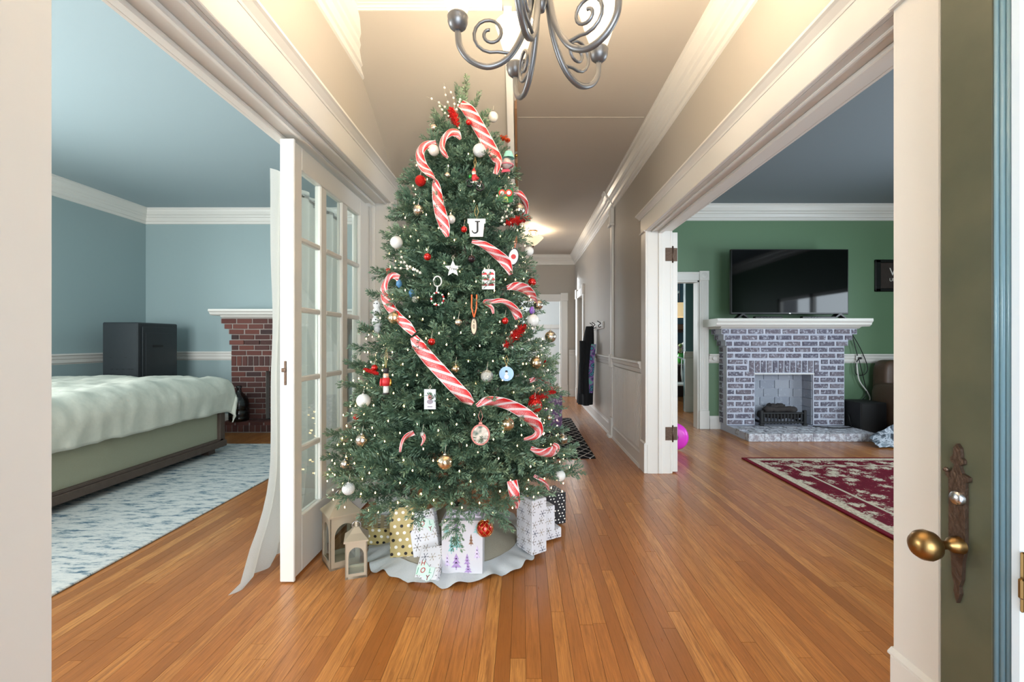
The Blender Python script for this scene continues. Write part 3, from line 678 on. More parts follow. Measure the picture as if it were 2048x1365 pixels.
# mantel
m = MB(); 
def mant(m, x0, x1, yf, zt, d=0):
    m.prism([(yf, zt), (yf-.005, zt-.03), (yf+.015, zt-.05), (yf+.03, zt-.075), (yf+.05, zt-.1), (YG+d-oy, zt-.1), (YG+d-oy, zt)], 0, x0, x1)
m.prism([(5.72-oy, 1.482), (5.715-oy, 1.45), (5.74-oy, 1.425), (5.745-oy, 1.405), (5.78-oy, 1.382), (YG-oy, 1.382), (YG-oy, 1.482)], 0, 2.45-ox, 4.41-ox)
mo = m.build('mantel', WHITE, fp)
m = MB(); m.prism([(5.8-oy, 1.39), (5.81-oy, 1.375), (5.855-oy, 1.355), (YG-oy, 1.355), (YG-oy, 1.39)], 0, 2.535-ox, 4.325-ox); m.build('bed_moulding', WHITE, mo)
# log grate
lg = thing('log_grate', 'black iron fireplace grate with dark charred logs in the whitewashed firebox', 'fire grate', ((O0+O1)/2-.045, 6.0, .0985)); 
m = MB()
for i in range(12): xx = -.24+i*.0436; m.box(xx-.009, xx+.009, -.1, -.088, .02, .17, .003)
m.box(-.27, .27, -.108, -.086, .15, .175, .004); m.box(-.27, .27, -.108, -.086, .03, .055, .004); m.build('front_bars', IRON, lg)
for xx in (-.28, .28):
    m = MB(); m.box(xx-.02, xx+.02, -.12, -.08, 0, .2, .006); m.box(xx-.028, xx+.028, -.125, -.075, 0, .03, .006); m.box(xx-.014, xx+.014, -.08, .1, .03, .06, .004); m.build('andiron', IRON, lg)
LOG = brickmat('charred_bark', [(46, 42, 42), (58, 52, 50), (34, 32, 34)], 26, (96, 92, 90), .62)
rl = random.Random(5)
for (x0, x1, y, z, r) in ((-.27, .25, -.03, .12, .04), (-.24, .2, .05, .13, .045), (-.2, .22, 0, .19, .042), (-.12, .1, .03, .235, .035)):
    m = MB(); n = 10; m.tube([(x0+(x1-x0)*i/n, y+rl.uniform(-.012, .012), z+rl.uniform(-.012, .012)) for i in range(n+1)], [r*rl.uniform(.8, 1.12) for _ in range(n+1)], 9); m.build('log', LOG, lg)
# television
tv = thing('television', 'large black flat television standing on the white mantel', 'television', ((wx(1461, 5.86)+wx(1696, 5.86))/2, 5.86, 1.482))
tw = (wx(1696, 5.86)-wx(1461, 5.86))/2; z0, z1 = wz(629, 5.86)-1.482, wz(499, 5.86)-1.482
MB().box(-tw, tw, -.012, .035, z0, z1, .006).build('bezel', BLACK, tv)
SCR = paint('tv_screen_gloss', (4, 5, 6), .05, spec=.3); MB().box(-tw+.014, tw-.014, -.014, -.0115, z0+.022, z1-.012).build('screen', SCR, tv)
MB().box(-tw*.7, tw*.7, .03, .07, z0+.06, z1-.12, .01).build('rear_housing', BLACKM, tv)
for s in (-1, 1):
    m = MB(); m.prism([(s*tw*.82-.09, 0), (s*tw*.82-.015, z0+.004), (s*tw*.82+.015, z0+.004), (s*tw*.82+.09, 0), (s*tw*.82+.07, 0), (s*tw*.82, z0-.014), (s*tw*.82-.07, 0)], 1, -.06, .05); m.build('foot', BLACK, tv)
MB().box(-.012, .012, -.016, -.012, z0+.004, z0+.016, .001).build('badge', STEEL, tv)
for (xa, xb) in ((2.95, 3.3), (3.55, 3.98)):
    sb = tag(MB().box(xa, xb, 5.77, 5.83, 1.483, 1.51, .006).build('media_box', BLACK), 'low black media box below the left half of the television' if xa < 3.2 else 'low black media box below the right half of the television', 'media box')
    m = MB()
    for i in range(4): m.sphere((xa+.08+i*.04, 5.769, 1.497), .005, 8, 5)
    m.build('indicator', STEEL, sb)
# picture at the right edge
pf = thing('picture_frame', 'black framed dark picture with white lettering on the green wall', 'picture', (wx(1810, YG), YG, 0))
px0, px1 = wx(1748, YG)-pf.location.x, .44; pz0, pz1 = wz(584, YG), wz(520, YG)
m = MB(); t_ = .045
m.box(px0, px1, -.03, 0, pz0, pz0+t_, .008); m.box(px0, px1, -.03, 0, pz1-t_, pz1, .008); m.box(px0, px0+t_+.03, -.03, 0, pz0, pz1, .008); m.box(px1-t_, px1, -.03, 0, pz0, pz1, .008); m.build('frame', BLACK, pf)
MB().box(px0+.06, px1-.04, -.012, -.004, pz0+.03, pz1-.03).build('print', fabric('dark_brown_print', (38, 32, 30), (66, 56, 50), 12), pf)
for (t, s, zz) in (('We', .15, .265), ('UND', .062, .16)):
    o = linked('lettering', textmesh(t, s, WHITE, align='LEFT'), (px0+.2, -.013, pz0+zz), rot=(PI/2, 0, 0), parent=pf)
# subwoofer, armchair with camouflage throw, cords
sw = thing('subwoofer', 'black subwoofer cube on the floor right of the fireplace', 'speaker', (4.437, 5.87, 0))
MB().box(-.2, .13, -.17, .2, .02, .42, .01).build('cabinet', BLACKM, sw)
MB().box(-.19, .12, -.176, -.168, .03, .41, .006).build('grille', BLACK, sw)
m = MB()
for (sx, sy) in ((-.16, -.14), (.1, -.14), (-.16, .16), (.1, .16)): m.box(sx-.02, sx+.02, sy-.02, sy+.02, 0, .022)
m.build('foot', BLACK, sw)
ac = thing('armchair', 'dark brown leather armchair at the right edge of the green room', 'armchair', (4.875, 5.5, 0))
LEA = fabric('brown_leather', (74, 56, 44), (92, 70, 54), 60, .45, .4)
def cushion(m, x0, x1, y0, y1, z0, z1, r=.07, n=10):
    cx, cy, cz = (x0+x1)/2, (y0+y1)/2, (z0+z1)/2; hx_, hy_, hz_ = (x1-x0)/2, (y1-y0)/2, (z1-z0)/2
    def f(u, v):
        a = 2*PI*u; b_ = PI*(v-.5); e = .35
        sg = lambda q: (abs(q)**e)*(1 if q >= 0 else -1)
        return (cx+hx_*sg(math.cos(b_))*sg(math.cos(a)), cy+hy_*sg(math.cos(b_))*sg(math.sin(a)), cz+hz_*sg(math.sin(b_)))
    m.grid(n*3, n*2, f)
m = MB(); cushion(m, -.12, .29, -.25, .55, .02, .55); m.build('seat_base', LEA, ac)
m = MB(); cushion(m, -.28, .02, -.28, .55, .02, .66); m.build('arm', LEA, ac)
m = MB(); cushion(m, -.2, .29, .35, .62, .05, .95); m.build('backrest', LEA, ac)
CAMO, nt, bs = newmat('camo_fleece'); tc = N(nt, 'ShaderNodeTexCoord'); n = N(nt, 'ShaderNodeTexNoise', inp={'Scale': 9.0, 'Detail': 4.0, 'Distortion': 1.5}); L(nt, tc.outputs['Object'], n.inputs['Vector'])
cr = N(nt, 'ShaderNodeValToRGB'); cr.color_ramp.interpolation = 'CONSTANT'
for i, (p, c) in enumerate(((0, (52, 58, 66)), (.42, (98, 108, 118)), (.52, (176, 184, 194)), (.6, (120, 132, 142)))):
    e = cr.color_ramp.elements[i] if i < 2 else cr.color_ramp.elements.new(p); e.position = p; e.color = srgb(*c)
L(nt, n.outputs[0], cr.inputs[0]); L(nt, cr.outputs[0], bs.inputs['Base Color']); bs.inputs['Roughness'].default_value = .95
th = MB()
def thr(u, v):
    x = wx(1752, 5.1)+u*.55; z = .33*(1-v)*(.25+.75*u**.8)+.012; y = 5.2-v*.14+.03*nz(u*5, v*4)
    return (x+.02*nz(v*5, u*3, 4), y, z+.015*abs(nz(u*7, v*7, 2)))
th.grid(20, 14, thr); o = th.build('throw_blanket', CAMO); tag(o, 'grey camouflage fleece blanket spilling off the brown armchair', 'blanket')
cd = thing('power_cords', 'dark and white power cords dangling from the wall outlet beside the fireplace', 'cords', (4.32, YG, 0))
for (pts, mat, nm) in (([(1703, 666), (1708, 685), (1715, 712)], BLACK, 'dark_cord'), ([(1704, 668), (1722, 700), (1735, 735), (1728, 750), (1712, 748), (1712, 728), (1718, 718)], BLACK, 'dark_cord'), ([(1718, 720), (1730, 770), (1732, 790), (1720, 805)], BLACK, 'dark_cord'), ([(1713, 725), (1718, 760), (1735, 785), (1740, 800), (1728, 808)], WHITE, 'white_cord')):
    m = MB(); P3 = [Vector((wx(a, 6.13), 6.13, wz(b_, 6.13)))-Vector(cd.location) for a, b_ in pts]; m.tube(catmull(P3, 8), .006 if nm[0] == 'd' else .009, 6); m.build(nm, mat, cd)
m = MB(); xo = wx(1716, 6.16)-cd.location.x; m.box(xo-.035, xo+.035, -.055, -.044, .94, 1.0, .004); m.build('outlet_plate', WHITE, cd)
m = MB(); m.box(xo-.015, xo+.02, -.09, -.055, .95, .98, .006); m.build('plug', BLACK, cd)
tag(MB().tube(catmull([(3.72, 5.83, .105), (3.9, 5.7, .108), (4.1, 5.72, .106), (4.2, 5.8, .106), (4.222, 5.86, .14), (4.226, 5.9, .25)], 8), .006, 6).build('grate_cord', BLACK), 'thin black cord crossing the hearth from the grate', 'cord')
# ------------------------------------------------------------------ red brick fireplace of the bedroom
lx0, lx1, lyf = -3.94, -2.44, 6.15
f2 = thing('fireplace', 'dark red brick fireplace with white mantel behind the bed', 'fireplace', ((lx0+lx1)/2, lyf, 0)); ox, oy = f2.location.x, f2.location.y
P0, P1, PT = -3.47, -2.91, .79
m = MB()
lb(m, lx0+.004, P0, lyf+.008, YB, .14, 1.5); lb(m, P1, lx1-.004, lyf+.008, YB, .14, 1.5); lb(m, P0, P1, lyf+.008, YB, PT, 1.5); lb(m, P0, P1, YB-.02, YB, .14, PT)
lb(m, lx0-.095, lx1+.095, lyf-.06, YB, 1.43, 1.5); lb(m, lx0-.06, lx1+.06, lyf-.04, YB, 1.36, 1.43); lb(m, lx0-.02, lx1+.02, lyf-.02, YB, 1.29, 1.36)
m.build('mortar_bed', RM, f2)
ch = .0715
for k in range(19):
    z = .14+k*ch; e = {18: .1, 17: .065, 16: .025}.get(k, 0); f_ = {18: .065, 17: .045, 16: .022}.get(k, 0)
    if k == 14: e = .02; f_ = .015
    if 10 <= k <= 11: continue
    skip = (P0, P1) if z < PT-.02 else None
    brickrow(f2, URB, lx0-e, lx1+e, lyf-f_-.004, z, ch, .21, .016, (.105 if k % 2 else 0)+rb.uniform(-.01, .01), skip=skip)
    if z < PT-.02: linked('brick', URB, (P0+.004-ox, lyf+.16-oy, z+ch/2), (.02, .12, ch-.014), (0, 0, 0), f2)
for i in range(20): linked('brick', URB, (lx0+.0375+i*.075-ox, lyf+.046-oy, .14+11*ch), (.062, .1, 2*ch-.016), (0, 0, 0), f2)
lb(m2 := MB(), P0, P1, YB-.03, YB-.02, .14, PT); m2.build('firebox_back', IRON, f2)
m = MB(); lb(m, lx0+.004, lx1-.004, 5.94, lyf+.02, 0, .128); m.build('hearth_bed', RM, f2)
for i in range(20): linked('hearth_brick', URH, (lx0+.0375+i*.075-ox, 5.98-oy, .055), (.064, .1, .085), (0, 0, 0), f2)
for i in range(8): linked('hearth_brick', URH, (lx0+.094+i*.1875-ox, 6.04-oy, .118), (.178, .21, .045), (0, 0, 0), f2)
m = MB(); m.prism([(5.93-oy, 1.615), (5.925-oy, 1.59), (5.95-oy, 1.57), (5.96-oy, 1.55), (5.985-oy, 1.535), (YB-oy, 1.535), (YB-oy, 1.615)], 0, wx(418, 5.95)-ox, lx1+.25-ox); mo = m.build('mantel', WHITE, f2)
m = MB(); m.prism([(6.0-oy, 1.535), (6.01-oy, 1.52), (6.05-oy, 1.498), (YB-oy, 1.498), (YB-oy, 1.535)], 0, wx(440, 6.0)-ox, lx1+.15-ox); m.build('bed_moulding', WHITE, mo)
# glass jug on the hearth
jg = thing('demijohn', 'large dark glass demijohn on the red brick hearth', 'jug', (wx(478, 6.02), 6.02, .1408))
SMOKE = glassmat('smoky_glass', (.34, .36, .38, 1), .2)
m = MB(); m.lathe([(0, 0), (.1, 0), (.118, .012), (.122, .05), (.118, .06), (.122, .07), (.122, .13), (.118, .14), (.122, .15), (.122, .22), (.115, .27), (.09, .32), (.055, .36), (.032, .385), (.028, .43), (.034, .435), (.034, .46), (.026, .465)], n=26); m.build('body', SMOKE, jg)
m = MB(); m.lathe([(0, .002), (.11, .004), (.114, .05), (.114, .12), (0, .12)], n=22); m.build('contents', paint('dark_coins', (58, 46, 40), .5, .6, 60), jg)
# safe
sf = thing('gun_safe', 'charcoal steel safe cabinet standing in the bedroom corner behind the bed', 'safe', (-4.57, 5.4, 0))
SAFE = paint('charcoal_powder_coat', (42, 48, 52), .4, .15, 120)
MB().box(-.42, 0, 0, .63, 0, 1.42, .012).build('cabinet', SAFE, sf)
dro = MB().box(0, .012, .06, .6, .05, 1.37, .004).build('door', SAFE, sf); MB().box(.012, .018, .1, .53, .12, 1.3, .005).build('door_panel', SAFE, dro)
MB().box(.018, .022, .2, .36, 1.12, 1.15, .002).build('badge', BLACK, dro)
m = MB(); m.lathe([(0, .03), (.018, .028), (.022, .02), (.02, 0)], n=18, M=Matrix.Rotation(PI/2, 3, 'Y')); o = m.build('dial', STEEL, dro); o.location = (.017, .14, .72)
for zz in (1.0, .86):
    for yy in ((-.32, -.14) if zz == 1.0 else (-.3, -.24, -.17, -.1, -.06)): MB().box(yy-.012, yy+.012, -.002, .001, zz, zz+.006).build('vent_slot', BLACK, sf)
# ------------------------------------------------------------------ bed
BXR, BYE = -3.2, 4.87
bd = thing('bed', 'upholstered platform bed with dark weathered wood base in the bedroom', 'bed', (BXR, BYE, .0135), math.radians(.0))
UPH = fabric('sage_upholstery', (150, 150, 128), (166, 166, 144), 320); DW = fabric('weathered_dark_wood', (72, 58, 50), (96, 80, 70), 24, .6, .4)
MB().box(-1.8, -.02, -3.6, -.03, .12, .5, .02).build('side_panel', UPH, bd)
m = MB(); m.box(-1.83, .02, -3.62, .03, .06, .125, .006); m.box(-.02, .012, -3.6, -.02, .125, .15, .004); m.build('base_rail', DW, bd)
m = MB(); m.box(-.05, .012, -.07, .012, .06, .46, .006); m.build('corner_post', DW, bd)
for (x, y) in ((-.08, -.12), (-1.7, -.12), (-.08, -3.4), (-1.7, -3.4)): MB().box(x-.04, x+.04, y-.05, y+.05, 0, .06, .004).build('leg', DW, bd)
m = MB(); cushion(m, -1.8, -.03, -3.6, -.03, .4, .74); m.build('mattress', paint('mattress_white', (225, 225, 220), .9), bd)
DUV = fabric('cream_cotton_duvet', (222, 222, 208), (206, 208, 196), 22, .9, .8)
def g_(d): return .0 if d <= 0 else (.14*(d/.2)**2 if d < .2 else .14+(d-.2)*.95)
def h_(d): return min(d, .0) if d <= 0 else (d*(1-d/.5) if d < .25 else .125-min((d-.25)*.12, .03))
def duv(u, v):
    a = -1.62+u*1.98; e = -3.5+v*3.87
    side = a-.0; end = e-.02
    side = a+.1; end = e+.1
    gx, gy = g_(side), g_(end)
    x = (-.1+h_(side)*1.5) if side > 0 else a; y = (-.1+h_(end)*1.5) if end > 0 else e
    z = .832-max(gx, gy)-.3*min(gx, gy)
    w_ = .03*nz(a*3, e*2.2)+.018*nz(a*7+3, e*6)+.011*nz(a*17, e*15, 5)
    if gx > .1: x += .03*abs(nz(e*4.5, 3.1))*min(1, gx*3)+.012*nz(e*13, a*4)
    if gy > .1: y += .04*nz(a*5, 9.1)
    z = max(z+w_*(1 if max(gx, gy) < .1 else .5)+(.02*nz(e*2.3, 4.0) if gx > .3 else 0), .2)
    return (x, y, z)
o = MB().grid(70, 120, duv).build('duvet', DUV); o.location = (BXR, BYE, 0); tag(o, 'rumpled cream white duvet draped over the bed', 'duvet')
sm = o.modifiers.new('thick', 'SOLIDIFY'); sm.thickness = .012
# ------------------------------------------------------------------ rugs
def rugmat(name, fn):
    m, nt, b = newmat(name); tc = N(nt, 'ShaderNodeTexCoord'); col = fn(nt, tc); L(nt, col, b.inputs['Base Color']); b.inputs['Roughness'].default_value = .95; b.inputs['Specular IOR Level'].default_value = .1
    n = N(nt, 'ShaderNodeTexNoise', inp={'Scale': 500.0}); L(nt, tc.outputs['Object'], n.inputs['Vector']); bp = N(nt, 'ShaderNodeBump', inp={'Strength': .4, 'Distance': .003}); L(nt, n.outputs[0], bp.inputs['Height']); L(nt, bp.outputs[0], b.inputs['Normal']); return m
def abstract(nt, tc):
    mp = N(nt, 'ShaderNodeMapping', inp={'Scale': (2.2, 9.0, 1)}); L(nt, tc.outputs['Object'], mp.inputs[0])
    n = N(nt, 'ShaderNodeTexNoise', inp={'Scale': 2.6, 'Detail': 9.0, 'Roughness': .78}); L(nt, mp.outputs[0], n.inputs['Vector'])
    return ramp(nt, n.outputs[0], [(.36, srgb(62, 92, 114)), (.43, srgb(126, 146, 158)), (.48, srgb(196, 200, 200)), (.58, srgb(216, 216, 212)), (.68, srgb(178, 188, 194))])
m = MB(); m.box(-2.4, 0, -4.0, 0, 0, .012, .004); o = m.build('area_rug', rugmat('blue_abstract_rug', abstract)); o.location = (-2.2, 5.25, .0005); tag(o, 'pale blue and white abstract area rug beside the bed', 'rug')
def oriental(nt, tc):
    v = N(nt, 'ShaderNodeTexVoronoi', inp={'Scale': 8.5}); L(nt, tc.outputs['Object'], v.inputs['Vector'])
    n = N(nt, 'ShaderNodeTexNoise', inp={'Scale': 26.0, 'Detail': 4.0, 'Distortion': 2.0}); L(nt, tc.outputs['Object'], n.inputs['Vector'])
    s = mth(nt, 'ADD', mth(nt, 'MULTIPLY', v.outputs['Distance'], .55), mth(nt, 'MULTIPLY', n.outputs[0], .8))
    fld = ramp(nt, s, [(.55, srgb(196, 186, 166)), (.6, srgb(150, 140, 126)), (.64, srgb(112, 24, 42)), (.8, srgb(96, 18, 36))])
    sx = N(nt, 'ShaderNodeSeparateXYZ'); L(nt, tc.outputs['Object'], sx.inputs[0])
    d = mth(nt, 'MINIMUM', sx.outputs[0], mth(nt, 'MULTIPLY', sx.outputs[1], -1.0))
    n3 = ramp(nt, n.outputs[0], [(.45, srgb(204, 194, 174)), (.6, srgb(168, 154, 134))])
    bord = ramp(nt, mth(nt, 'MULTIPLY', d, 2.0), [(0, (0, 0, 0, 1)), (.075, (0, 0, 0, 1)), (.09, (1, 1, 1, 1))])
    c = mixc(nt, bord, srgb(110, 20, 38), n3)
    inn = ramp(nt, mth(nt, 'MULTIPLY', d, 2.0), [(.22, (0, 0, 0, 1)), (.25, (1, 1, 1, 1))])
    c = mixc(nt, inn, c, fld)
    ln = ramp(nt, mth(nt, 'ABSOLUTE', mth(nt, 'SUBTRACT', mth(nt, 'MULTIPLY', d, 2.0), .62)), [(.02, (1, 1, 1, 1)), (.03, (0, 0, 0, 1))])
    return mixc(nt, ln, c, srgb(190, 180, 160))
m = MB(); m.box(0, 2.6, -3.6, 0, 0, .012, .004); o = m.build('oriental_rug', rugmat('crimson_oriental_rug', oriental)); o.location = (2.225, 4.63, .0005); tag(o, 'crimson and cream oriental rug in front of the whitewashed fireplace', 'rug')
def trellis(nt, tc):
    sx = N(nt, 'ShaderNodeSeparateXYZ'); L(nt, tc.outputs['Object'], sx.inputs[0])
    def lines(sgn, mul):
        a = mth(nt, 'ADD', mth(nt, 'MULTIPLY', sx.outputs[0], mul), mth(nt, 'MULTIPLY', sx.outputs[1], sgn*mul*.62))
        return mth(nt, 'LESS_THAN', mth(nt, 'ABSOLUTE', mth(nt, 'SUBTRACT', mth(nt, 'FRACT', a), .5)), .055)
    a = mth(nt, 'MAXIMUM', lines(1, 8.5), lines(-1, 8.5))
    return mixc(nt, a, srgb(22, 24, 30), srgb(206, 204, 200))
m = MB(); m.box(-.85, 0, 0, 2.4, 0, .009, .003); o = m.build('hall_runner', rugmat('black_trellis_rug', trellis)); o.location = (.745, 4.62, .0005); tag(o, 'black runner rug with white trellis lines in the back hall', 'rug')
# ------------------------------------------------------------------ back hall: coat on peg rail, gift
pr = thing('coat_rail', 'white board with dark coat hooks on the right hall wall', 'coat rail', (XR, 6.3, 1.42))
MB().box(-.022, 0, 0, 1.0, -.05, .05, .005).build('board', WHITE, pr)
for y in (.12, .62, .85):
    m = MB(); m.tube(catmull([(-.022, y, -.02), (-.05, y, -.03), (-.06, y, -.005), (-.04, y, .012), (-.03, y, .03), (-.06, y, .05), (-.075, y, .06)], 5), .006, 6); m.build('hook', IRON, pr)
co = thing('coat', 'black winter coat with colourful lining hanging from the hall coat rail', 'coat', (XR-.06, 6.95, 1.4))
CB = fabric('black_wool', (22, 24, 28), (34, 36, 40), 150)
def coatf(u, v):
    a = 2*PI*u; wdt = .05+.16*min(1, v*1.6)+.03*v; dp = .05+.055*min(1, v*2)
    z = .02-v*1.17; y = math.cos(a)*wdt*(1+.1*math.sin(5*a+v*4)); x = -.04-.06*v**.7+math.sin(a)*dp+.014*math.sin(7*a+v*6)
    return (min(x-.03*v, .045), y-.05*v, z)
MB().grid(40, 24, coatf).build('body', CB, co)
def slf(u, v):
    a = 2*PI*u; r = .058*(1-.25*v); return (-.17+math.cos(a)*r*.8-.02*v, -.12-.1*v+math.sin(a)*r, -.2-v*.78)
MB().grid(16, 12, slf).build('sleeve', CB, co)
LIN, nt, bs = newmat('colourful_lining'); tc = N(nt, 'ShaderNodeTexCoord'); v_ = N(nt, 'ShaderNodeTexVoronoi', inp={'Scale': 16.0}); L(nt, tc.outputs['Object'], v_.inputs['Vector'])
mm = N(nt, 'ShaderNodeMapping'); hs = ramp(nt, v_.outputs['Distance'], [(.1, srgb(26, 32, 46)), (.3, srgb(86, 172, 196)), (.45, srgb(60, 70, 110)), (.6, srgb(160, 96, 190)), (.8, srgb(120, 190, 180))]); L(nt, hs, bs.inputs['Base Color']); bs.inputs['Roughness'].default_value = .6
def lnf(u, v): return (-.01+.02*math.sin(v*9), -.3+.16*u-.06*v, -.2-v*.75)
def lnf(u, v): return (-.03-.07*u-.06*v**.7+.05, -.2-.045*v-.01*math.sin(v*11)-.03*(1-u), -.25-v*.72)
MB().grid(6, 18, lnf).build('lining', LIN, co)
gp = thing('gift_bag', 'purple and white patterned gift bag standing in the back hall behind the tree', 'gift bag', (wx(1106, 6.3), 6.3, .0105))
PUR, nt, bs = newmat('purple_lattice_paper'); tc = N(nt, 'ShaderNodeTexCoord'); v_ = N(nt, 'ShaderNodeTexVoronoi', inp={'Scale': 26.0}); L(nt, tc.outputs['Object'], v_.inputs['Vector']); L(nt, ramp(nt, v_.outputs['Distance'], [(.3, srgb(214, 190, 214)), (.45, srgb(132, 92, 148))]), bs.inputs['Base Color'])
m = MB(); m.box(-.14, .12, -.08, .08, 0, .44, .004); m.build('bag', PUR, gp)
m = MB(); m.tube(catmull([(-.06, 0, .43), (-.05, 0, .5), (.04, 0, .5), (.05, 0, .43)], 6), .004, 6); m.build('handle', WHITE, gp)
# ------------------------------------------------------------------ dining room glimpse
dt = thing('dining_table', 'dark dining table seen through the green room doorway', 'table', (wx(1356, 9.0), 8.9, 0))
DWD = paint('dark_table_wood', (62, 44, 36), .35)
MB().box(-.6, .12, -.5, .5, .72, .76, .01).build('top', DWD, dt)
for (x, y) in ((-.5, -.42), (.05, -.42), (-.5, .42), (.05, .42)): MB().box(x-.035, x+.035, y-.035, y+.035, 0, .72, .006).build('leg', DWD, dt)
vs_ = thing('flower_vase', 'green glass vase of mixed flowers on the dining table', 'vase', (wx(1360, 8.8), 8.75, .7602))
m = MB(); m.lathe([(0, 0), (.05, 0), (.065, .05), (.07, .13), (.05, .18), (.06, .2)], n=20); m.build('vase', paint('green_glass', (60, 160, 50), .15), vs_)
rf = random.Random(9); fcols = [(214, 190, 150), (196, 150, 160), (230, 226, 214), (120, 140, 70)]
for i in range(14):
    m = MB(); a = rf.uniform(0, 6.28); r = rf.uniform(0, .13); m.sphere((r*math.cos(a), r*math.sin(a)*.8, .26+rf.uniform(0, .13)), rf.uniform(.028, .045), 8, 6); m.tube([(0, 0, .18), (r*math.cos(a), r*math.sin(a)*.8, .28)], .004, 5)
    c = fcols[i % 4]; m.build('blossom', MATS.get('bloom%d' % (i % 4)) or paint('bloom%d' % (i % 4), c, .7), vs_)
dc = thing('dining_chair', 'white painted dining chair with turned spindles at the dining table', 'chair', (wx(1362, 8.0), 8.05, 0))
m = MB(); m.box(-.2, .2, -.2, .2, .42, .455, .01); m.build('seat', WHITE, dc)
for (x, y) in ((-.17, -.17), (.17, -.17), (-.17, .17), (.17, .17)): m = MB(); m.tube([(x, y, .42), (x*1.05, y*1.05, .2), (x*1.12, y*1.12, 0)], [.018, .022, .014], 10); m.build('leg', WHITE, dc)
m = MB(); m.tube(catmull([(-.2, .17, .455), (-.2, .2, .7), (-.14, .22, .86), (0, .225, .9), (.14, .22, .86), (.2, .2, .7), (.2, .17, .455)], 5), .014, 8); m.build('back_bow', WHITE, dc)
for x in (-.1, 0, .1): m = MB(); m.tube([(x, .17, .455), (x, .19, .6), (x, .205, .72), (x*1.1, .22, .87)], [.01, .022, .012, .008], 8); m.build('spindle', WHITE, dc)
pn = thing('pendant_lamp', 'drum shade pendant lamp above the dining table', 'lamp', (wx(1359, 8.8), 8.8, CEIL))
LSH, nt, bs = newmat('linen_lamp_shade'); bs.inputs['Base Color'].default_value = srgb(226, 206, 172); bs.inputs['Emission Color'].default_value = srgb(255, 214, 150); bs.inputs['Emission Strength'].default_value = .35
z0 = wz(635, 8.8)-CEIL; z1 = wz(607, 8.8)-CEIL
m = MB(); m.lathe([(.21, z0), (.21, z1), (.205, z1), (.205, z0)], n=28); m.build('shade', LSH, pn)
m = MB(); m.tube([(0, 0, 0), (0, 0, z1-.02)], .006, 6); m.box(-.2, .2, -.004, .004, z1-.02, z1-.012); m.build('stem', IRON, pn)
fan = tag(MB().box(wx(1351, 8.2)-.3, wx(1357, 8.2), 8.15, 8.25, wz(587, 8.2), wz(583, 8.2)+.005, .003).build('ceiling_fan_blade', WHITE), 'tip of a white ceiling fan blade in the dining room doorway', 'fan')
hu = thing('hutch', 'dark wooden hutch with crockery against the blue dining wall', 'hutch', (wx(1355, 9.9), 9.95, 0))
MB().box(-.7, .2, -.2, .2, 0, .95, .01).build('base', DWD, hu); MB().box(-.7, .2, -.12, .2, 1.38, 1.43, .006).build('shelf', DWD, hu)
for x in (-.68, .17): MB().box(x-.02, x+.02, -.1, .2, .95, 1.4, .004).build('upright', DWD, hu)
for x in (-.05, .08): m = MB(); m.lathe([(0, 0), (.06, 0), (.07, .08), (.05, .16), (.06, .18)], x, 0, .95, 16); m.build('crock', paint('crock_brown', (120, 86, 62), .4) if x < 0 else MATS['crock_brown'], hu)
bsk = tag(MB().box(wx(1352, 9.9)-.1, wx(1370, 9.9), 9.88, 10.05, 1.431, 1.56, .02).build('bread_box', MATS['crock_brown']), 'brown basket box on top of the dining room hutch', 'box')
# pink toy ball and handle by the parlour door
tb = thing('toy_ride_on', 'bright pink ride-on toy peeking out behind the white door leaf', 'toy', (wx(1348, 4.95), 5.0, 0))
PINK = paint('pink_plastic', (222, 60, 200), .3)
m = MB(); m.lathe([(.0, -.05), (.1, -.05), (.14, -.03), (.15, 0), (.14, .03), (.1, .05), (0, .05)], 0, 0, 0, 26, M=Matrix.Rotation(PI/2, 3, 'Y')); o = m.build('wheel', PINK, tb); o.location = (.02, 0, .15); o.rotation_euler = (0, 0, math.radians(62))
m = MB(); m.lathe([(0, -.056), (.05, -.056), (.05, .056), (0, .056)], 0, 0, 0, 16, M=Matrix.Rotation(PI/2, 3, 'Y')); o2 = m.build('hub', BLACK, tb); o2.location = (.02, 0, .15); o2.rotation_euler = (0, 0, math.radians(62))
m = MB(); m.tube([(-.02, .1, .15), (-.05, .16, .36), (.0, .16, .375), (.09, .13, .36)], .016, 8); m.build('handlebar', PINK, tb)
# ------------------------------------------------------------------ christmas tree
TY = 2.72
def tx(z): return -.42+.08*(z-.25)/2.5
RT = [(.15, .4), (.3, .56), (.38, .69), (.45, .715), (.58, .67), (.85, .61), (1.15, .545), (1.44, .465), (1.74, .41), (2.04, .35), (2.33, .265), (2.48, .19), (2.63, .095), (2.75, .03), (2.8, .004)]
def tr_(z):
    if z <= RT[0][0]: return RT[0][1]
    for (a, ra), (b_, rb_) in zip(RT, RT[1:]):
        if a <= z <= b_: return ra+(rb_-ra)*(z-a)/(b_-a)
    return 0
def surf(px, py, push=.0):
    """point where the sight line through a pixel meets the tree's outer shell"""
    best = None
    for i in range(260):
        y = 1.75+i*.006; p = at(px, py, y); d = math.hypot(p.x-tx(p.z), p.y-TY)-tr_(p.z)*.96
        if d <= 0: return at(px, py, y-push)
        if best is None or d < best[0]: best = (d, y)
    return at(px, py, best[1]-push*.3)
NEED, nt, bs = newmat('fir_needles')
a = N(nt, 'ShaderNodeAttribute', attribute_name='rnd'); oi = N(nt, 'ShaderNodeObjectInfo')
f = mth(nt, 'ADD', mth(nt, 'MULTIPLY', a.outputs['Fac'], .7), mth(nt, 'MULTIPLY', oi.outputs['Random'], .3))
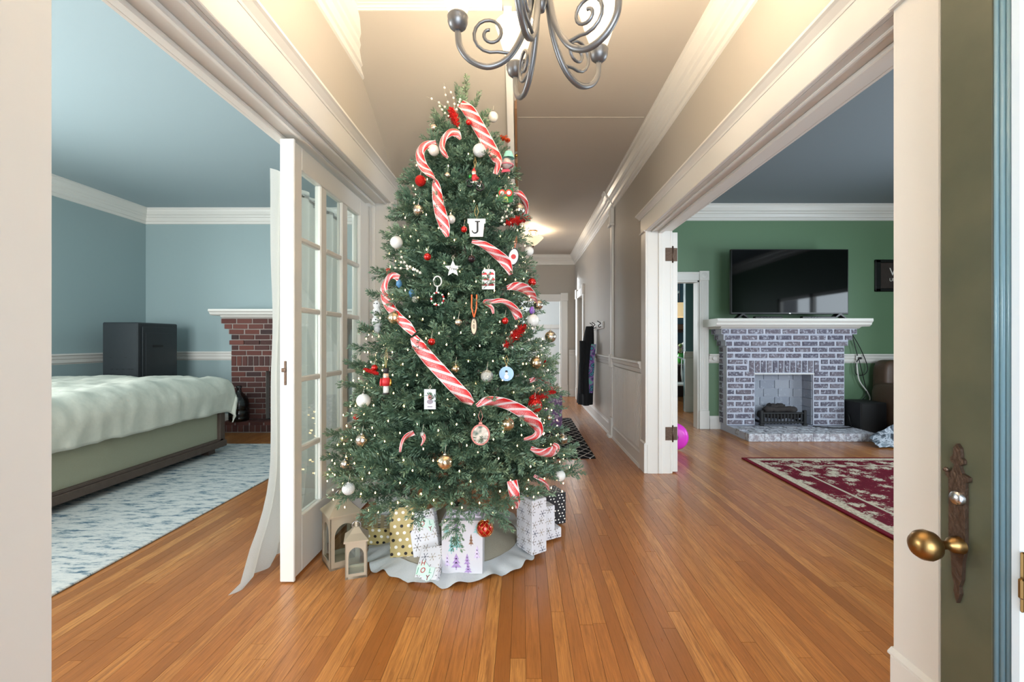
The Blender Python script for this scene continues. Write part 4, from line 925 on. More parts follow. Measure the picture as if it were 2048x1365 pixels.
L(nt, ramp(nt, f, [(0, srgb(52, 78, 62)), (.35, srgb(82, 110, 88)), (.65, srgb(108, 134, 108)), (1, srgb(146, 164, 130))]), bs.inputs['Base Color']); bs.inputs['Roughness'].default_value = .5
BARK = paint('brown_branch_wire', (74, 66, 48), .8)
rt = random.Random(21)
def sprig(m, att, p0, d, ln, nl, dens, up=Vector((0, 0, 1))):
    d = d.normalized(); s = d.cross(up)
    if s.length < .05: s = d.orthogonal()
    s.normalize(); u = s.cross(d); n = max(4, int(ln*dens))
    for i in range(n):
        t = (i+rt.random())/n; base = p0+d*ln*t; ang = rt.gauss(0, 1.05)+(0 if i % 2 else PI)
        if rt.random() < .22: ang = rt.uniform(0, 2*PI)
        side = s*math.cos(ang)+u*(math.sin(ang)*.8+.12); l_ = nl*rt.uniform(.75, 1.1)*(1-.35*max(0, t-.75)/.25)
        nd = (d*(.75+.6*t)+side).normalized(); wv = nd.cross(u if abs(math.cos(ang)) > .5 else s)
        if wv.length < .05: wv = s
        wv = wv.normalized()*.0029
        tip = base+nd*l_; mid = base+nd*l_*.55; k = len(m.v)
        m.v += [tuple(base-wv*.5), tuple(mid-wv), tuple(tip), tuple(mid+wv)]
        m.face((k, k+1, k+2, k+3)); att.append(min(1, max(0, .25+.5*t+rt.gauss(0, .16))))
    k = len(m.v); w_ = s*.0022; e_ = p0+d*ln
    m.v += [tuple(p0-w_), tuple(p0+w_), tuple(e_)]; m.face((k, k+1, k+2)); att.append(.1)
def branch_mesh(Ln, dens=440):
    m = MB(); att = []; nsp = max(3, int(Ln/.05)); up = Vector((0, 0, 1)); pts = []
    for i in range(nsp+1):
        t = i/nsp; pts.append(Vector((Ln*t, rt.uniform(-.006, .006), .05*Ln*t*t)))
    for i in range(nsp): sprig(m, att, pts[i], pts[i+1]-pts[i], (pts[i+1]-pts[i]).length, .032, dens)
    sprig(m, att, pts[-1], Vector((1, rt.uniform(-.2, .2), .18)), .08, .03, dens)
    for i in range(1, nsp+1):
        t = i/nsp; l_ = (.15-.06*t)*min(1.0, Ln/.24)*rt.uniform(.75, 1.15)
        for sg in (-1, 1):
            if rt.random() < .1: continue
            sprig(m, att, pts[i], Vector((.8+.3*t, sg*rt.uniform(.7, 1.05), rt.uniform(-.1, .42))), l_, .031, dens)
        if i % 2 == 0: sprig(m, att, pts[i], Vector((.7, rt.uniform(-.3, .3), rt.choice((.8, -.6)))), l_*.7, .029, dens)
    return m, att
protos = {}
for key, Ln in (('s', .14), ('m', .24), ('l', .34)):
    protos[key] = []
    for q in range(3):
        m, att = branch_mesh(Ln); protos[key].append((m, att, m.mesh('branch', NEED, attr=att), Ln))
tree = thing('christmas_tree', 'tall green lit Christmas tree standing in the foyer', 'christmas tree', (tx(.2), TY, 0))
tl_ = Vector(tree.location)
m = MB(); m.tube([(0, 0, .04), (.02, 0, 1.0), (.05, 0, 2.0), (.075, 0, 2.62)], [.03, .026, .018, .006], 10); m.build('trunk', BARK, tree)
m = MB()
for i in range(4):
    a = PI/4+i*PI/2; m.tube([(0, 0, .13), (.12*math.cos(a), .12*math.sin(a), .1), (.2*math.cos(a), .2*math.sin(a), .03)], .014, 8)
m.build('stand', IRON, tree)
GA = PI*(3-math.sqrt(5)); cand = []
zs = []; z = .2
acc = 0
# spread branch tips evenly over the shell, denser towards the viewer
tips = []
NZ = 28
for j in range(NZ):
    zz = .4+(2.6-.4)*(j+.5)/NZ; r = tr_(zz); n = max(3, int(round(2*PI*r/.15)))
    for i in range(n):
        a = 2*PI*(i+.5*(j % 2)+rt.uniform(-.2, .2))/n
        if math.sin(a) > .35 and rt.random() < .45: continue
        tips.append((zz+rt.uniform(-.03, .03), a))
print('tips', len(tips))
rt.shuffle(tips)
def place(zz, a, kscale, tilt, jitter=0.0):
    r = tr_(zz)*kscale
    key = 's' if r < .22 else ('m' if r < .42 else 'l')
    mm_ = rt.choice(protos[key]); Ln = mm_[3]+.06
    if r < Ln*.9: sc = max(.45, r/(Ln*.9))
    else: sc = 1.0
    sc *= rt.uniform(.92, 1.08)
    ct_, st_ = math.cos(tilt), math.sin(tilt); rb0 = max(0.0, r-Ln*sc*ct_)
    tipx = tx(zz)+r*math.cos(a)
    if tipx < -1.1: rb0 -= (-1.1-tipx)
    base = Vector((tx(zz)-tl_.x+rb0*math.cos(a), rb0*math.sin(a), zz-Ln*sc*st_))
    M = Matrix.Translation(base) @ Matrix.Rotation(a, 4, 'Z') @ Matrix.Rotation(-tilt, 4, 'Y') @ Matrix.Rotation(rt.uniform(-.5, .5), 4, 'X') @ Matrix.Scale(sc, 4)
    return mm_, M
extra = MB(); eatt = []
def add_extra(mm_, M):
    m, att = mm_[0], mm_[1]; k = len(extra.v); extra.v += [tuple(M @ Vector(v)) for v in m.v]
    for f_ in m.f: extra.face([i+k for i in f_])
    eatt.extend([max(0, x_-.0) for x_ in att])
for i, (zz, a) in enumerate(tips):
    tilt = math.radians(rt.uniform(-14, 24) if zz > .52 else rt.uniform(-4, 14))
    if zz > 2.2: tilt = math.radians(rt.uniform(15, 50))
    mm_, M = place(zz, a, rt.choice((.8, .88, .96, 1.02, 1.08)), tilt)
    if i < 284:
        o = linked('branch', mm_[2], (0, 0, 0), parent=tree); o.matrix_local = M
    else: add_extra(mm_, M)
# leader at the top
for (dx, zz, tilt, a, sc) in ((0, 2.6, 82, .4, .9), (-.01, 2.56, 70, 3.4, .8), (.02, 2.52, 62, .1, .9), (0, 2.5, 58, 4.6, .8), (.01, 2.46, 55, 2.0, .8), (0, 2.44, 50, 5.4, .8)):
    mm_ = protos['s'][int(a) % 3]; o = linked('branch', mm_[2], (0, 0, 0), parent=tree)
    o.matrix_local = Matrix.Translation(Vector((tx(zz)-tl_.x+dx, 0, zz))) @ Matrix.Rotation(a, 4, 'Z') @ Matrix.Rotation(-math.radians(tilt), 4, 'Y') @ Matrix.Scale(sc, 4)
# sprigs hanging low in front
for (px_, py_, yy_, a, tl2) in ((925, 1000, 2.2, -1.75, -48), (985, 985, 2.2, -1.3, -30), (800, 985, 2.3, -2.3, -22), (870, 985, 2.2, -1.9, -24)):
    p = at(px_, py_, yy_); mm_ = protos['m'][1]; o = linked('branch', mm_[2], (0, 0, 0), parent=tree)
    o.matrix_local = Matrix.Translation(p-tl_) @ Matrix.Rotation(a, 4, 'Z') @ Matrix.Rotation(-math.radians(tl2), 4, 'Y') @ Matrix.Scale(.75, 4)
# inner fill
for j in range(24):
    zz = .42+1.95*(j+.5)/24; n = max(4, int(tr_(zz)*10))
    for i in range(n):
        mm_, M = place(zz+rt.uniform(-.04, .04), 2*PI*(i+rt.random())/n, rt.uniform(.5, .74), math.radians(rt.uniform(-10, 35))); add_extra(mm_, M)
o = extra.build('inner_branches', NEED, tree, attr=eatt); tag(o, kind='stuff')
# string lights
BULB, nt, bs = newmat('warm_mini_light'); bs.inputs['Base Color'].default_value = (1, .85, .6, 1); bs.inputs['Emission Color'].default_value = (1, .6, .22, 1); bs.inputs['Emission Strength'].default_value = 18
m = MB(); wire_ = MB(); prev = None
for i in range(560):
    t = (i+.5)/560; zz = .36+2.3*(1-math.sqrt(1-t*.985)); a = i*GA*1.0; r = tr_(zz)*rt.uniform(.84, 1.0)
    p = Vector((tx(zz)-tl_.x+r*math.cos(a), r*math.sin(a), zz+rt.uniform(-.03, .03)))
    m.lathe([(0, -.0045), (.0022, -.0025), (.0026, .001), (.0016, .0045), (0, .006)], p.x, p.y, p.z, 6)
o = m.build('mini_lights', BULB, tree); tag(o, kind='stuff')
# ------------------------------------------------------------------ ornaments
def ornmat(name, rgb, rough, metal, bump=0, scale=60, coat=0): return paint(name, rgb, rough, bump, scale, metal=metal, coat=coat)
OM = {'red': ornmat('red_glass', (196, 22, 18), .16, .55, 0, 1, .5), 'redg': ornmat('red_glitter', (200, 26, 20), .35, .6, .8, 320), 'white': ornmat('white_satin', (222, 220, 216), .35, 0), 'pearl': ornmat('pearl_white', (232, 226, 218), .22, .25, 0, 1, .6),
      'merc': ornmat('mercury_silver', (206, 196, 182), .14, .95, .35, 55), 'gold': ornmat('champagne_mercury', (214, 190, 156), .16, .95, .35, 50), 'silver': ornmat('silver_glitter', (196, 196, 190), .35, .8, .6, 300), 'frost': ornmat('frosted_white_glitter', (226, 228, 228), .5, .1, .7, 240), 'dark': ornmat('dark_plum_glass', (46, 32, 36), .2, .5)}
CAPM = ornmat('silver_cap', (200, 200, 198), .25, 1.0); THREAD = paint('thread', (206, 200, 180), .8)
BALLM = {}
def ballmesh(key):
    if key not in BALLM:
        m = MB(); m.sphere((0, 0, 0), 1.0, 22, 14); BALLM[key] = m.mesh('ball', OM[key])
        c = MB(); c.lathe([(0, 1.16), (.1, 1.16), (.13, 1.12), (.22, 1.1), (.24, .96)], n=12); c.tube([(.09*math.cos(q*PI/6), 0, 1.24+.09*math.sin(q*PI/6)) for q in range(13)], .022, 5, cap=False)
        BALLM[key+'c'] = c.mesh('cap', CAPM)
    return BALLM[key], BALLM[key+'c']
def ball(px, py, rpx, key, label, sq=1.0, net=False, push=.02):
    p = surf(px, py, push); r = rpx*p.y/F; p = at(px, py, p.y-r*.6); r = rpx*p.y/F
    me, cp = ballmesh(key); t = thing('ball_ornament', label, 'ornament', p, group='ball ornaments on the tree')
    linked('ball', me, (0, 0, 0), (r, r, r*sq), (0, 0, rt.uniform(0, 6)), t); linked('cap', cp, (0, 0, 0), (r, r, r*sq), (0, 0, rt.uniform(0, 3)), t)
    m = MB(); m.tube([(0, 0, r*1.3), (.004, .01, r*1.3+.03)], .0008, 4); m.build('thread', THREAD, t)
    if net:
        m = MB()
        for i in range(8):
            for sg in (-1, 1): m.tube([(r*1.02*math.sin(PI*k/12)*math.cos(sg*PI*.9*k/12+i*PI/4), r*1.02*math.sin(PI*k/12)*math.sin(sg*PI*.9*k/12+i*PI/4), r*1.02*math.cos(PI*k/12)) for k in range(13)], r*.035, 4)
        m.build('lattice', OM['redg'] if net == 'r' else BRASS, t)
    return t
BALLS = [(986, 234, 10.5, 'pearl', 'shiny white ball near the tree top on the right'), (868, 256, 8, 'merc', 'silver ball half hidden high on the left side'), (868, 301, 11, 'pearl', 'pearly white ball inside the upper left ribbon curl'),
 (959, 301, 13, 'frost', 'white frosted ball beside the top red striped ribbon'), (937, 245, 5.5, 'red', 'tiny red ball just under the top ribbon'), (841, 362, 11, 'redg', 'red glitter ball at the upper left edge of the tree'),
 (837, 421, 11, 'merc', 'crackled silver ball at the left edge below the red glitter ball'), (902, 439, 9, 'pearl', 'pearl ball partly hidden beside the left hanging ribbon'), (928, 459, 6.5, 'red', 'small red ball left of the white J pot'),
 (895, 351, 6, 'merc', 'small silver ball left of the motorcycle rider ornament'), (1038, 420, 13, 'merc', 'silver ball behind the upper right ribbon curl'), (793, 485, 12.5, 'white', 'plain white ball sticking out at the left edge beside the door frame'),
 (1058, 503, 9.5, 'white', 'white ball hanging at the right edge under the hall light'), (855, 514, 7.5, 'red', 'red ball left of the white star'), (777, 543, 6.5, 'red', 'red ball at the start of the left striped ribbon loop'),
 (1064, 565, 8.5, 'red', 'red ball at the right edge above the ribbon loop'), (1077, 610, 9.5, 'merc', 'silver ball at the right edge beside the purple trinket'), (1066, 642, 12.5, 'white', 'white ball at the right edge above the red glitter spray'),
 (1010, 642, 7, 'red', 'red ball below the curled narrow ribbon'), (863, 684, 7.5, 'red', 'red ball right of the left ribbon twist'), (917, 645, 7.5, 'merc', 'small silver ball left of the oval wood slice'), (789, 636, 13, 'gold', 'crackled champagne ball hanging in the left ribbon'),
 (830, 599, 6.5, 'silver', 'small glitter ball left of the bead wreath'), (1101, 674, 11.5, 'merc', 'mirrored silver ball at the far right branch tip'), (1072, 726, 12, 'gold', 'champagne crackled ball on the right beside a small red ball'),
 (1093, 726, 6, 'red', 'small red ball at the right branch tip'), (911, 738, 8, 'gold', 'small champagne ball above the long striped ribbon'), (974, 753, 12.5, 'silver', 'silver glitter ball left of the blue disc'), (943, 518, 7.5, 'dark', 'dark plum ball deep in the middle branches'),
 (749, 736, 6.5, 'red', 'red ball at the left above the nutcracker'), (727, 802, 14, 'white', 'large white ball at the left edge in front of the glass door'), (712, 834, 6, 'red', 'small red ball below the large white ball on the left'),
 (724, 881, 12.5, 'merc', 'mirrored silver ball at the left low edge'), (690, 929, 9, 'merc', 'silver ball on the lowest left branches'), (697, 978, 12.5, 'frost', 'white glitter ball above the large lantern'),
 (1015, 849, 13.5, 'gold', 'champagne ball right of the round photo ornament'), (890, 925, 15.5, 'gold', 'large champagne ball low in the middle of the tree'), (1098, 836, 6, 'merc', 'tiny silver ball at the right below the red lattice ball'),
 (1126, 879, 9.5, 'merc', 'silver ball hanging over the black runner'), (1120, 952, 11, 'white', 'white ball on the lowest right branch'), (845, 869, 5, 'silver', 'tiny silver bell ball beside the candy hook')]
for bb in BALLS: ball(*bb)
ball(1070, 811, 14, 'red', 'red lattice ball on the right below the red glitter spray', net='r'); ball(970, 1057, 16.5, 'red', 'large red lattice ball hanging lowest in front of the skirt', net='g', push=.05)
def loop(t, top, h=.05, mat=THREAD, w=.006): 
    m = MB(); m.tube([(-.0, 0, top), (-w, .0, top+h*.5), (0, .01, top+h), (w, 0, top+h*.5), (0, 0, top)], .0011, 5); return m.build('hanging_loop', mat, t)
def flat(name, px, py, hw, hh, label, cat='ornament', push=.035, tilt=0.0):
    p = surf(px, py, push); t = thing(name, label, cat, p); t.rotation_euler = (0, tilt, 0); return t, p.y/F
def plate(pts, th): 
    m = MB(); m.prism(pts, 1, -th/2, th/2); return m
def disc(r, n=28, sx=1.0, sy=1.0): return [(r*sx*math.cos(2*PI*i/n), r*sy*math.sin(2*PI*i/n)) for i in range(n)]
CER = paint('white_ceramic', (222, 220, 214), .3); REDP = paint('red_print', (190, 34, 40), .5); INK = paint('black_ink', (30, 28, 30), .6); GRNP = paint('green_print', (56, 110, 66), .5); PINKP = paint('pink_print', (222, 130, 140), .5); SKIN = paint('peach_print', (222, 178, 150), .6); ORNG = paint('orange_ribbon', (236, 110, 60), .6); GOLDT = paint('gold_cord', (206, 176, 110), .5)
# white flower-pot shape with letter J
t, k = flat('letter_ornament', 953, 456, 18, 18, 'white ceramic pot-shaped ornament with a black letter J'); w_ = 18*k
plate([(-w_*.72, -w_), (w_*.72, -w_), (w_*.86, w_*.45), (w_, w_*.5), (w_, w_), (-w_, w_), (-w_, w_*.5), (-w_*.86, w_*.45)], .006).build('plaque', CER, t)
mj = MB(); q_ = w_*.1
mj.box(q_*.2, q_*2.2, -.0045, -.0028, -w_*.3, w_*.62); mj.box(-q_*1.6, q_*4.0, -.0045, -.0028, w_*.62, w_*.74)
for i in range(10):
    a0, a1 = -PI*i/10, -PI*(i+1)/10; cx_ = -q_*1.5; cz_ = -w_*.3; ro, ri = q_*3.7, q_*(1.7+.12*i)
    mj.prism([(cx_+ro*math.cos(a0), cz_+ro*math.sin(a0)), (cx_+ri*math.cos(a0), cz_+ri*math.sin(a0)), (cx_+ri*math.cos(a1), cz_+ri*math.sin(a1)), (cx_+ro*math.cos(a1), cz_+ro*math.sin(a1))], 1, -.0045, -.0028)
mj.build('letter', INK, t); loop(t, w_, .075, GOLDT, .01)
# star
t, k = flat('star_ornament', 906, 538, 15, 15, 'white five-pointed star ornament in the middle of the tree'); R_ = 17*k
plate([(R_*(1 if i % 2 == 0 else .45)*math.sin(i*PI/5), R_*(1 if i % 2 == 0 else .45)*math.cos(i*PI/5)) for i in range(10)], .007).build('star', CER, t); loop(t, R_*.95, .03)
linked('lettering', textmesh('Tree', .022, paint('grey_ink', (90, 88, 86), .6)), (0, -.0045, 0), rot=(PI/2, .1, 0), parent=t)
# truck tag
t, k = flat('tag_ornament', 977, 559, 13, 21, 'white gift-tag ornament printed with little red trucks'); a_, b_ = 13*k, 20*k
plate([(-a_, -b_), (a_, -b_), (a_, b_*.75), (a_*.7, b_), (-a_*.7, b_), (-a_, b_*.75)], .004).build('tag', CER, t); loop(t, b_*.95, .03)
m = MB(); g2 = MB()
for (cx, cz) in ((-.6, .55), (.45, .55), (-.35, .0), (.75, .0), (-.6, -.55), (.45, -.55)):
    x_, z_ = cx*a_, cz*b_; l_ = a_*.42 if abs(cx) < .7 else a_*.22
    m.box(x_-l_, x_+l_, -.0032, -.002, z_-b_*.1, z_+b_*.04); m.box(x_-l_*.2, x_+l_*.6, -.0032, -.002, z_+b_*.04, z_+b_*.13); g2.box(x_-l_*.7, x_-l_*.05, -.0034, -.002, z_+b_*.05, z_+b_*.2)
m.build('truck_print', REDP, t); g2.build('tree_print', GRNP, t)
# oval with orange loop
t, k = flat('oval_ornament', 1027, 514, 11, 18, 'white oval ornament with red figure on an orange ribbon', tilt=.15)
plate(disc(18*k, 26, .62, 1), .006).build('rim', INK, t); plate(disc(15.5*k, 26, .6, 1), .008).build('face', CER, t); m = plate(disc(5*k, 18), .010); m.build('red_figure', REDP, t); loop(t, 17*k, .07, ORNG, .005)
# bead wreath with snowman wire
t, k = flat('bead_ornament', 875, 598, 12, 12, 'white wire loop ornament with a ring of red white and green beads')
m = MB(); m.tube([(10*k*.8*math.cos(q*PI/10), 0, 35*k+10*k*math.sin(q*PI/10)) for q in range(21)], .0035, 6, cap=False); m.tube([(0, 0, 25*k), (-.004, 0, 12*k)], .004, 6); m.build('wire_loop', CER, t)
for i in range(18):
    a = 2*PI*i/18; m = MB(); m.sphere((12.5*k*math.cos(a), 0, 12.5*k*math.sin(a)), .0052, 8, 6); m.build('bead', (CER, REDP, CER, GRNP)[i % 4], t)
# wood slice on orange ribbon
t, k = flat('wood_slice_ornament', 948, 653, 6, 18, 'dark rimmed wooden oval ornament on an orange ribbon')
plate(disc(18*k, 26, .36, 1), .012).build('bark_rim', paint('bark', (52, 40, 34), .8), t); plate(disc(15.5*k, 26, .33, 1), .0135).build('slice', paint('pale_wood', (206, 186, 160), .7), t); m = MB(); 
for s_ in (-1, 1): m.tube([(0, 0, 17*k), (s_*.012, 0, .09), (s_*.012, .01, .155)], .0035, 5)
m.build('ribbon', ORNG, t); linked('lettering', textmesh('2\n0', .03, INK), (0, -.0072, .012), (.6, 1, 1), (PI/2, 0, 0), t)
# owl
t, k = flat('owl_ornament', 1011, 391, 15, 13, 'green felt owl ornament with red eye mask on the upper right'); a_ = 15*k
plate([(-a_, -a_*.8), (-a_*.6, -a_), (a_*.6, -a_), (a_, -a_*.8), (a_*1.02, a_*.4), (a_*.95, a_), (a_*.4, a_*.72), (-a_*.4, a_*.72), (-a_*.95, a_), (-a_*1.02, a_*.4)], .012).build('body', paint('green_felt', (44, 112, 66), .9), t)
for s_ in (-1, 1):
    o = plate(disc(a_*.46), .004).build('eye_ring', paint('coral_felt', (214, 78, 62), .9) if s_ < 0 else MATS['coral_felt'], t); o.location = (s_*a_*.45, -.008, a_*.25); o2 = plate(disc(a_*.26), .003).build('eye', CER, t); o2.location = (s_*a_*.45, -.011, a_*.25)
o = plate([(-a_*.4, -a_*.95), (a_*.4, -a_*.95), (a_*.3, -a_*.35), (0, -a_*.15), (-a_*.3, -a_*.35)], .004).build('belly', paint('lime_felt', (176, 196, 96), .9), t); o.location = (0, -.008, 0); loop(t, a_*.8, .03)
# rider on motorcycle
t, k = flat('rider_ornament', 950, 358, 14, 18, 'glass ornament of a red-suited rider on a black motorcycle near the top', push=.05)
for s_ in (-1, 1): m = MB(); m.tube([(7*k*math.cos(q*PI/8), 0, 7*k*math.sin(q*PI/8)) for q in range(17)], .006, 6, cap=False); o = m.build('wheel', BLACK, t); o.location = (s_*10*k, 0, (-12-4*s_)*k)
m = MB(); m.tube([(-10*k, 0, -6*k), (0, 0, -9*k), (10*k, 0, -16*k), (12*k, 0, -4*k)], .006, 6); m.sphere((0, 0, -7*k), .014, 10, 8, (1.4, .8, .8)); m.build('motorcycle_body', STEEL, t)
m = MB(); m.sphere((-1*k, -.004, 2*k), 7*k, 12, 9, (.8, .7, 1.2)); m.tube([(1*k, -.005, 4*k), (7*k, -.01, -1*k)], .007, 6); m.build('red_coat', REDP, t); m = MB(); m.sphere((-2*k, -.006, 12*k), 4.2*k, 10, 8); m.build('head', SKIN, t); m = MB(); m.sphere((-2*k, -.008, 10*k), 4*k, 10, 8, (1, .8, .9)); m.build('white_beard', CER, t); m = MB(); m.lathe([(4.4*k, 0), (2.6*k, 4*k), (.5*k, 8*k)], -2*k, -.004, 14*k, 12); m.build('red_cap', REDP, t); m = MB(); m.sphere((-9*k, .004, 5*k), 4.5*k, 10, 8); m.build('green_sack', paint('green_shiny', (40, 140, 60), .2, metal=.4), t); loop(t, 22*k, .06, GOLDT)
# glass snowman with teal hat
t, k = flat('snowman_ornament', 1013, 327, 16, 20, 'clear pink glass snowman ornament with a teal hat at the upper right', push=.05)
m = MB(); m.sphere((0, 0, 0), 14.5*k, 18, 12); m.build('glass_body', glassmat('clear_glass_ornament', (.93, .9, .92, 1), .25), t); m = MB(); m.sphere((0, 0, 0), 10.5*k, 14, 10); m.build('iridescent_filling', OM['pearl'], t); m = MB(); m.lathe([(12*k, 0), (10*k, 5*k), (7*k, 13*k), (0, 15*k)], 4*k, 0, 10*k, 16); m.build('teal_hat', paint('teal_felt', (150, 216, 204), .8), t); m = MB(); m.tube([(13.5*k*math.cos(q*PI/10), 13.5*k*math.sin(q*PI/10), -4*k) for q in range(21)], .005, 6, cap=False); m.build('pink_scarf', PINKP, t); plate([(-10*k, -18*k), (8*k, -16*k), (4*k, -11*k), (-8*k, -12*k)], .008).build('pink_base', paint('hot_pink', (232, 90, 110), .5), t)
# blue disc
t, k = flat('disc_ornament', 1013, 748, 14, 15, 'pale blue round ornament with a white snowman scene'); plate(disc(14.5*k), .012).build('disc', paint('pale_blue_enamel', (138, 174, 220), .3), t)
m = MB(); m.prism(disc(4.5*k), 1, -.008, -.005); o = m.build('snowman_print', CER, t); o.location = (0, 0, -6*k); o = plate(disc(2.6*k), .003).build('snowman_head', CER, t); o.location = (0, -.0065, 1*k); o = plate([(-3*k, 0), (3*k, 0), (2*k, 4*k), (-2*k, 4*k)], .003).build('snowman_hat', INK, t); o.location = (0, -.0066, 3*k); m = MB(); m.lathe([(3*k, 0), (3*k, 3*k), (0, 3*k)], 0, 0, 14*k, 10); m.build('cap', CAPM, t); loop(t, 17*k, .05, GOLDT, .009)
# card tag
t, k = flat('tag_ornament', 860, 799, 12, 20, 'pale blank-edged paper tag ornament with a small printed figure'); a_, b_ = 11.5*k, 20*k
plate([(-a_, -b_), (a_, -b_), (a_, b_), (-a_, b_)], .003).build('card', paint('pale_grey_card', (214, 220, 226), .7), t); loop(t, b_, .02)
o = plate(disc(5*k, 16, .8, 1), .002).build('printed_face', PINKP, t); o.location = (0, -.0024, 4*k); o = plate(disc(6*k, 16, 1, .8), .002).build('printed_body', paint('grey_print', (150, 140, 150), .7), t); o.location = (0, -.0026, -5*k); o = plate([(-5*k, -1*k), (5*k, -1*k), (5*k, 1*k), (-5*k, 1*k)], .002).build('printed_caption', MATS['grey_print'], t); o.location = (0, -.0024, -15*k)
# round photo ornament
t, k = flat('photo_ornament', 961, 870, 19, 22, 'round photo ornament with a pink glitter frame low on the tree', push=.05); plate(disc(20*k, 30, .95, 1.05), .008).build('pink_frame', paint('pink_glitter_frame', (220, 140, 130), .5, .6, 300), t)
PH, nt, bs = newmat('soft_photo_print'); tc = N(nt, 'ShaderNodeTexCoord'); gr = N(nt, 'ShaderNodeTexNoise', inp={'Scale': 38.0, 'Detail': 1.0}); L(nt, tc.outputs['Object'], gr.inputs['Vector']); L(nt, ramp(nt, gr.outputs[0], [(.35, srgb(86, 104, 92)), (.5, srgb(190, 178, 164)), (.65, srgb(226, 210, 198))]), bs.inputs['Base Color']); plate(disc(17*k, 30, .93, 1.03), .010).build('photo', PH, t)
plate([(-4*k, 20*k), (4*k, 20*k), (3*k, 25*k), (-3*k, 25*k)], .008).build('hanger_tab', MATS['pink_glitter_frame'], t); loop(t, 24*k, .06, MATS['pink_glitter_frame'], .01)
# nutcracker
t, k = flat('nutcracker_ornament', 772, 762, 8, 26, 'wooden nutcracker soldier ornament on the left branches', push=.05)
for (z0, z1, w_, mt, nm) in ((-24, -10, 5.5, 'white_ceramic', 'legs'), (-10, 6, 7.5, 'red_print', 'coat'), (6, 15, 5.5, 'peach_print', 'head'), (15, 25, 5.5, 'black_ink', 'hat'), (-27, -24, 7, 'black_ink', 'boots')): m = MB(); m.lathe([(0, z0*k), (w_*k, z0*k), (w_*k*1.02, (z0+z1)/2*k), (w_*k*.92, z1*k), (0, z1*k)], n=12); m.build(nm, MATS[mt], t)
for s_ in (-1, 1): m = MB(); m.tube([(s_*9*k, 0, 4*k), (s_*10*k, -.004, -4*k), (s_*9*k, -.006, -10*k)], 2.4*k, 7); m.build('arm', MATS['brass'] if s_ > 0 else REDP, t)
m = MB(); m.sphere((0, -5*k, 8.5*k), 3.2*k, 8, 6); m.build('white_beard', CER, t); loop(t, 25*k, .1, GOLDT)
# white plush snowmen strand at left
t, k = flat('plush_ornament', 754, 632, 11, 30, 'white plush snowman strand hanging at the left edge beside the door frame', push=.0)
for (zz, r_) in ((22, 9), (6, 11), (-12, 12), (-28, 8)): m = MB(); m.sphere((0, 0, zz*k), r_*k, 12, 9, (.9, .7, 1)); m.build('plush_ball', OM['frost'], t)
for (x_, z_) in ((-3, 24), (3, 24), (0, 8), (0, -8)): m = MB(); m.sphere((x_*k, -9*k, z_*k), 1.3*k, 6, 5); m.build('button_eye', INK, t)
# blue and purple trinkets
for (x_, y_, c_, nm, lb_) in ((1064, 622, (128, 84, 170), 'trinket', 'small purple trinket at the right edge'), (823, 588, (60, 110, 150), 'trinket', 'small blue trinket left of the bead wreath'), (798, 568, (70, 120, 160), 'trinket', 'small blue trinket beside the left ribbon loop')):
    p = surf(x_, y_, .03); m = MB(); m.lathe([(0, -.022), (.016, -.008), (.014, .01), (.006, .022), (0, .024)], n=10); o = m.build(nm, paint('trinket_%d' % x_, c_, .4)); o.location = p; tag(o, lb_, 'ornament')
# ------------------------------------------------------------------ ribbons
RIB, nt, bs = newmat('candy_stripe_ribbon'); tc = N(nt, 'ShaderNodeUVMap'); sp = N(nt, 'ShaderNodeSeparateXYZ'); L(nt, tc.outputs[0], sp.inputs[0])
fr = mth(nt, 'FRACT', mth(nt, 'ADD', mth(nt, 'MULTIPLY', sp.outputs[0], 13.0), mth(nt, 'MULTIPLY', sp.outputs[1], 1.5)))
cr = N(nt, 'ShaderNodeValToRGB'); cr.color_ramp.interpolation = 'CONSTANT'
for i, (p, c) in enumerate(((0, (204, 20, 26)), (.56, (236, 228, 226)), (.63, (206, 40, 44)), (.67, (236, 228, 226)), (.75, (92, 92, 124)), (.78, (236, 228, 226)), (.86, (204, 20, 26)))):
    e = cr.color_ramp.elements[i] if i < 2 else cr.color_ramp.elements.new(p); e.position = p; e.color = srgb(*c)
L(nt, fr, cr.inputs[0]); gn = N(nt, 'ShaderNodeTexNoise', inp={'Scale': 130.0, 'Detail': 3.0}); L(nt, tc.outputs[0], gn.inputs['Vector'])
band = ramp(nt, mth(nt, 'ABSOLUTE', mth(nt, 'SUBTRACT', sp.outputs[1], .62)), [(.1, (1, 1, 1, 1)), (.42, (0, 0, 0, 1))])
gl = mth(nt, 'MULTIPLY', ramp(nt, gn.outputs[0], [(.5, (0, 0, 0, 1)), (.56, (1, 1, 1, 1))]), band)
edge = mth(nt, 'GREATER_THAN', mth(nt, 'ABSOLUTE', mth(nt, 'SUBTRACT', sp.outputs[1], .5)), .465)
c1 = mixc(nt, mth(nt, 'MULTIPLY', gl, .75), cr.outputs[0], srgb(244, 214, 214)); c2 = mixc(nt, edge, c1, srgb(242, 228, 224)); L(nt, c2, bs.inputs['Base Color']); bs.inputs['Roughness'].default_value = .45
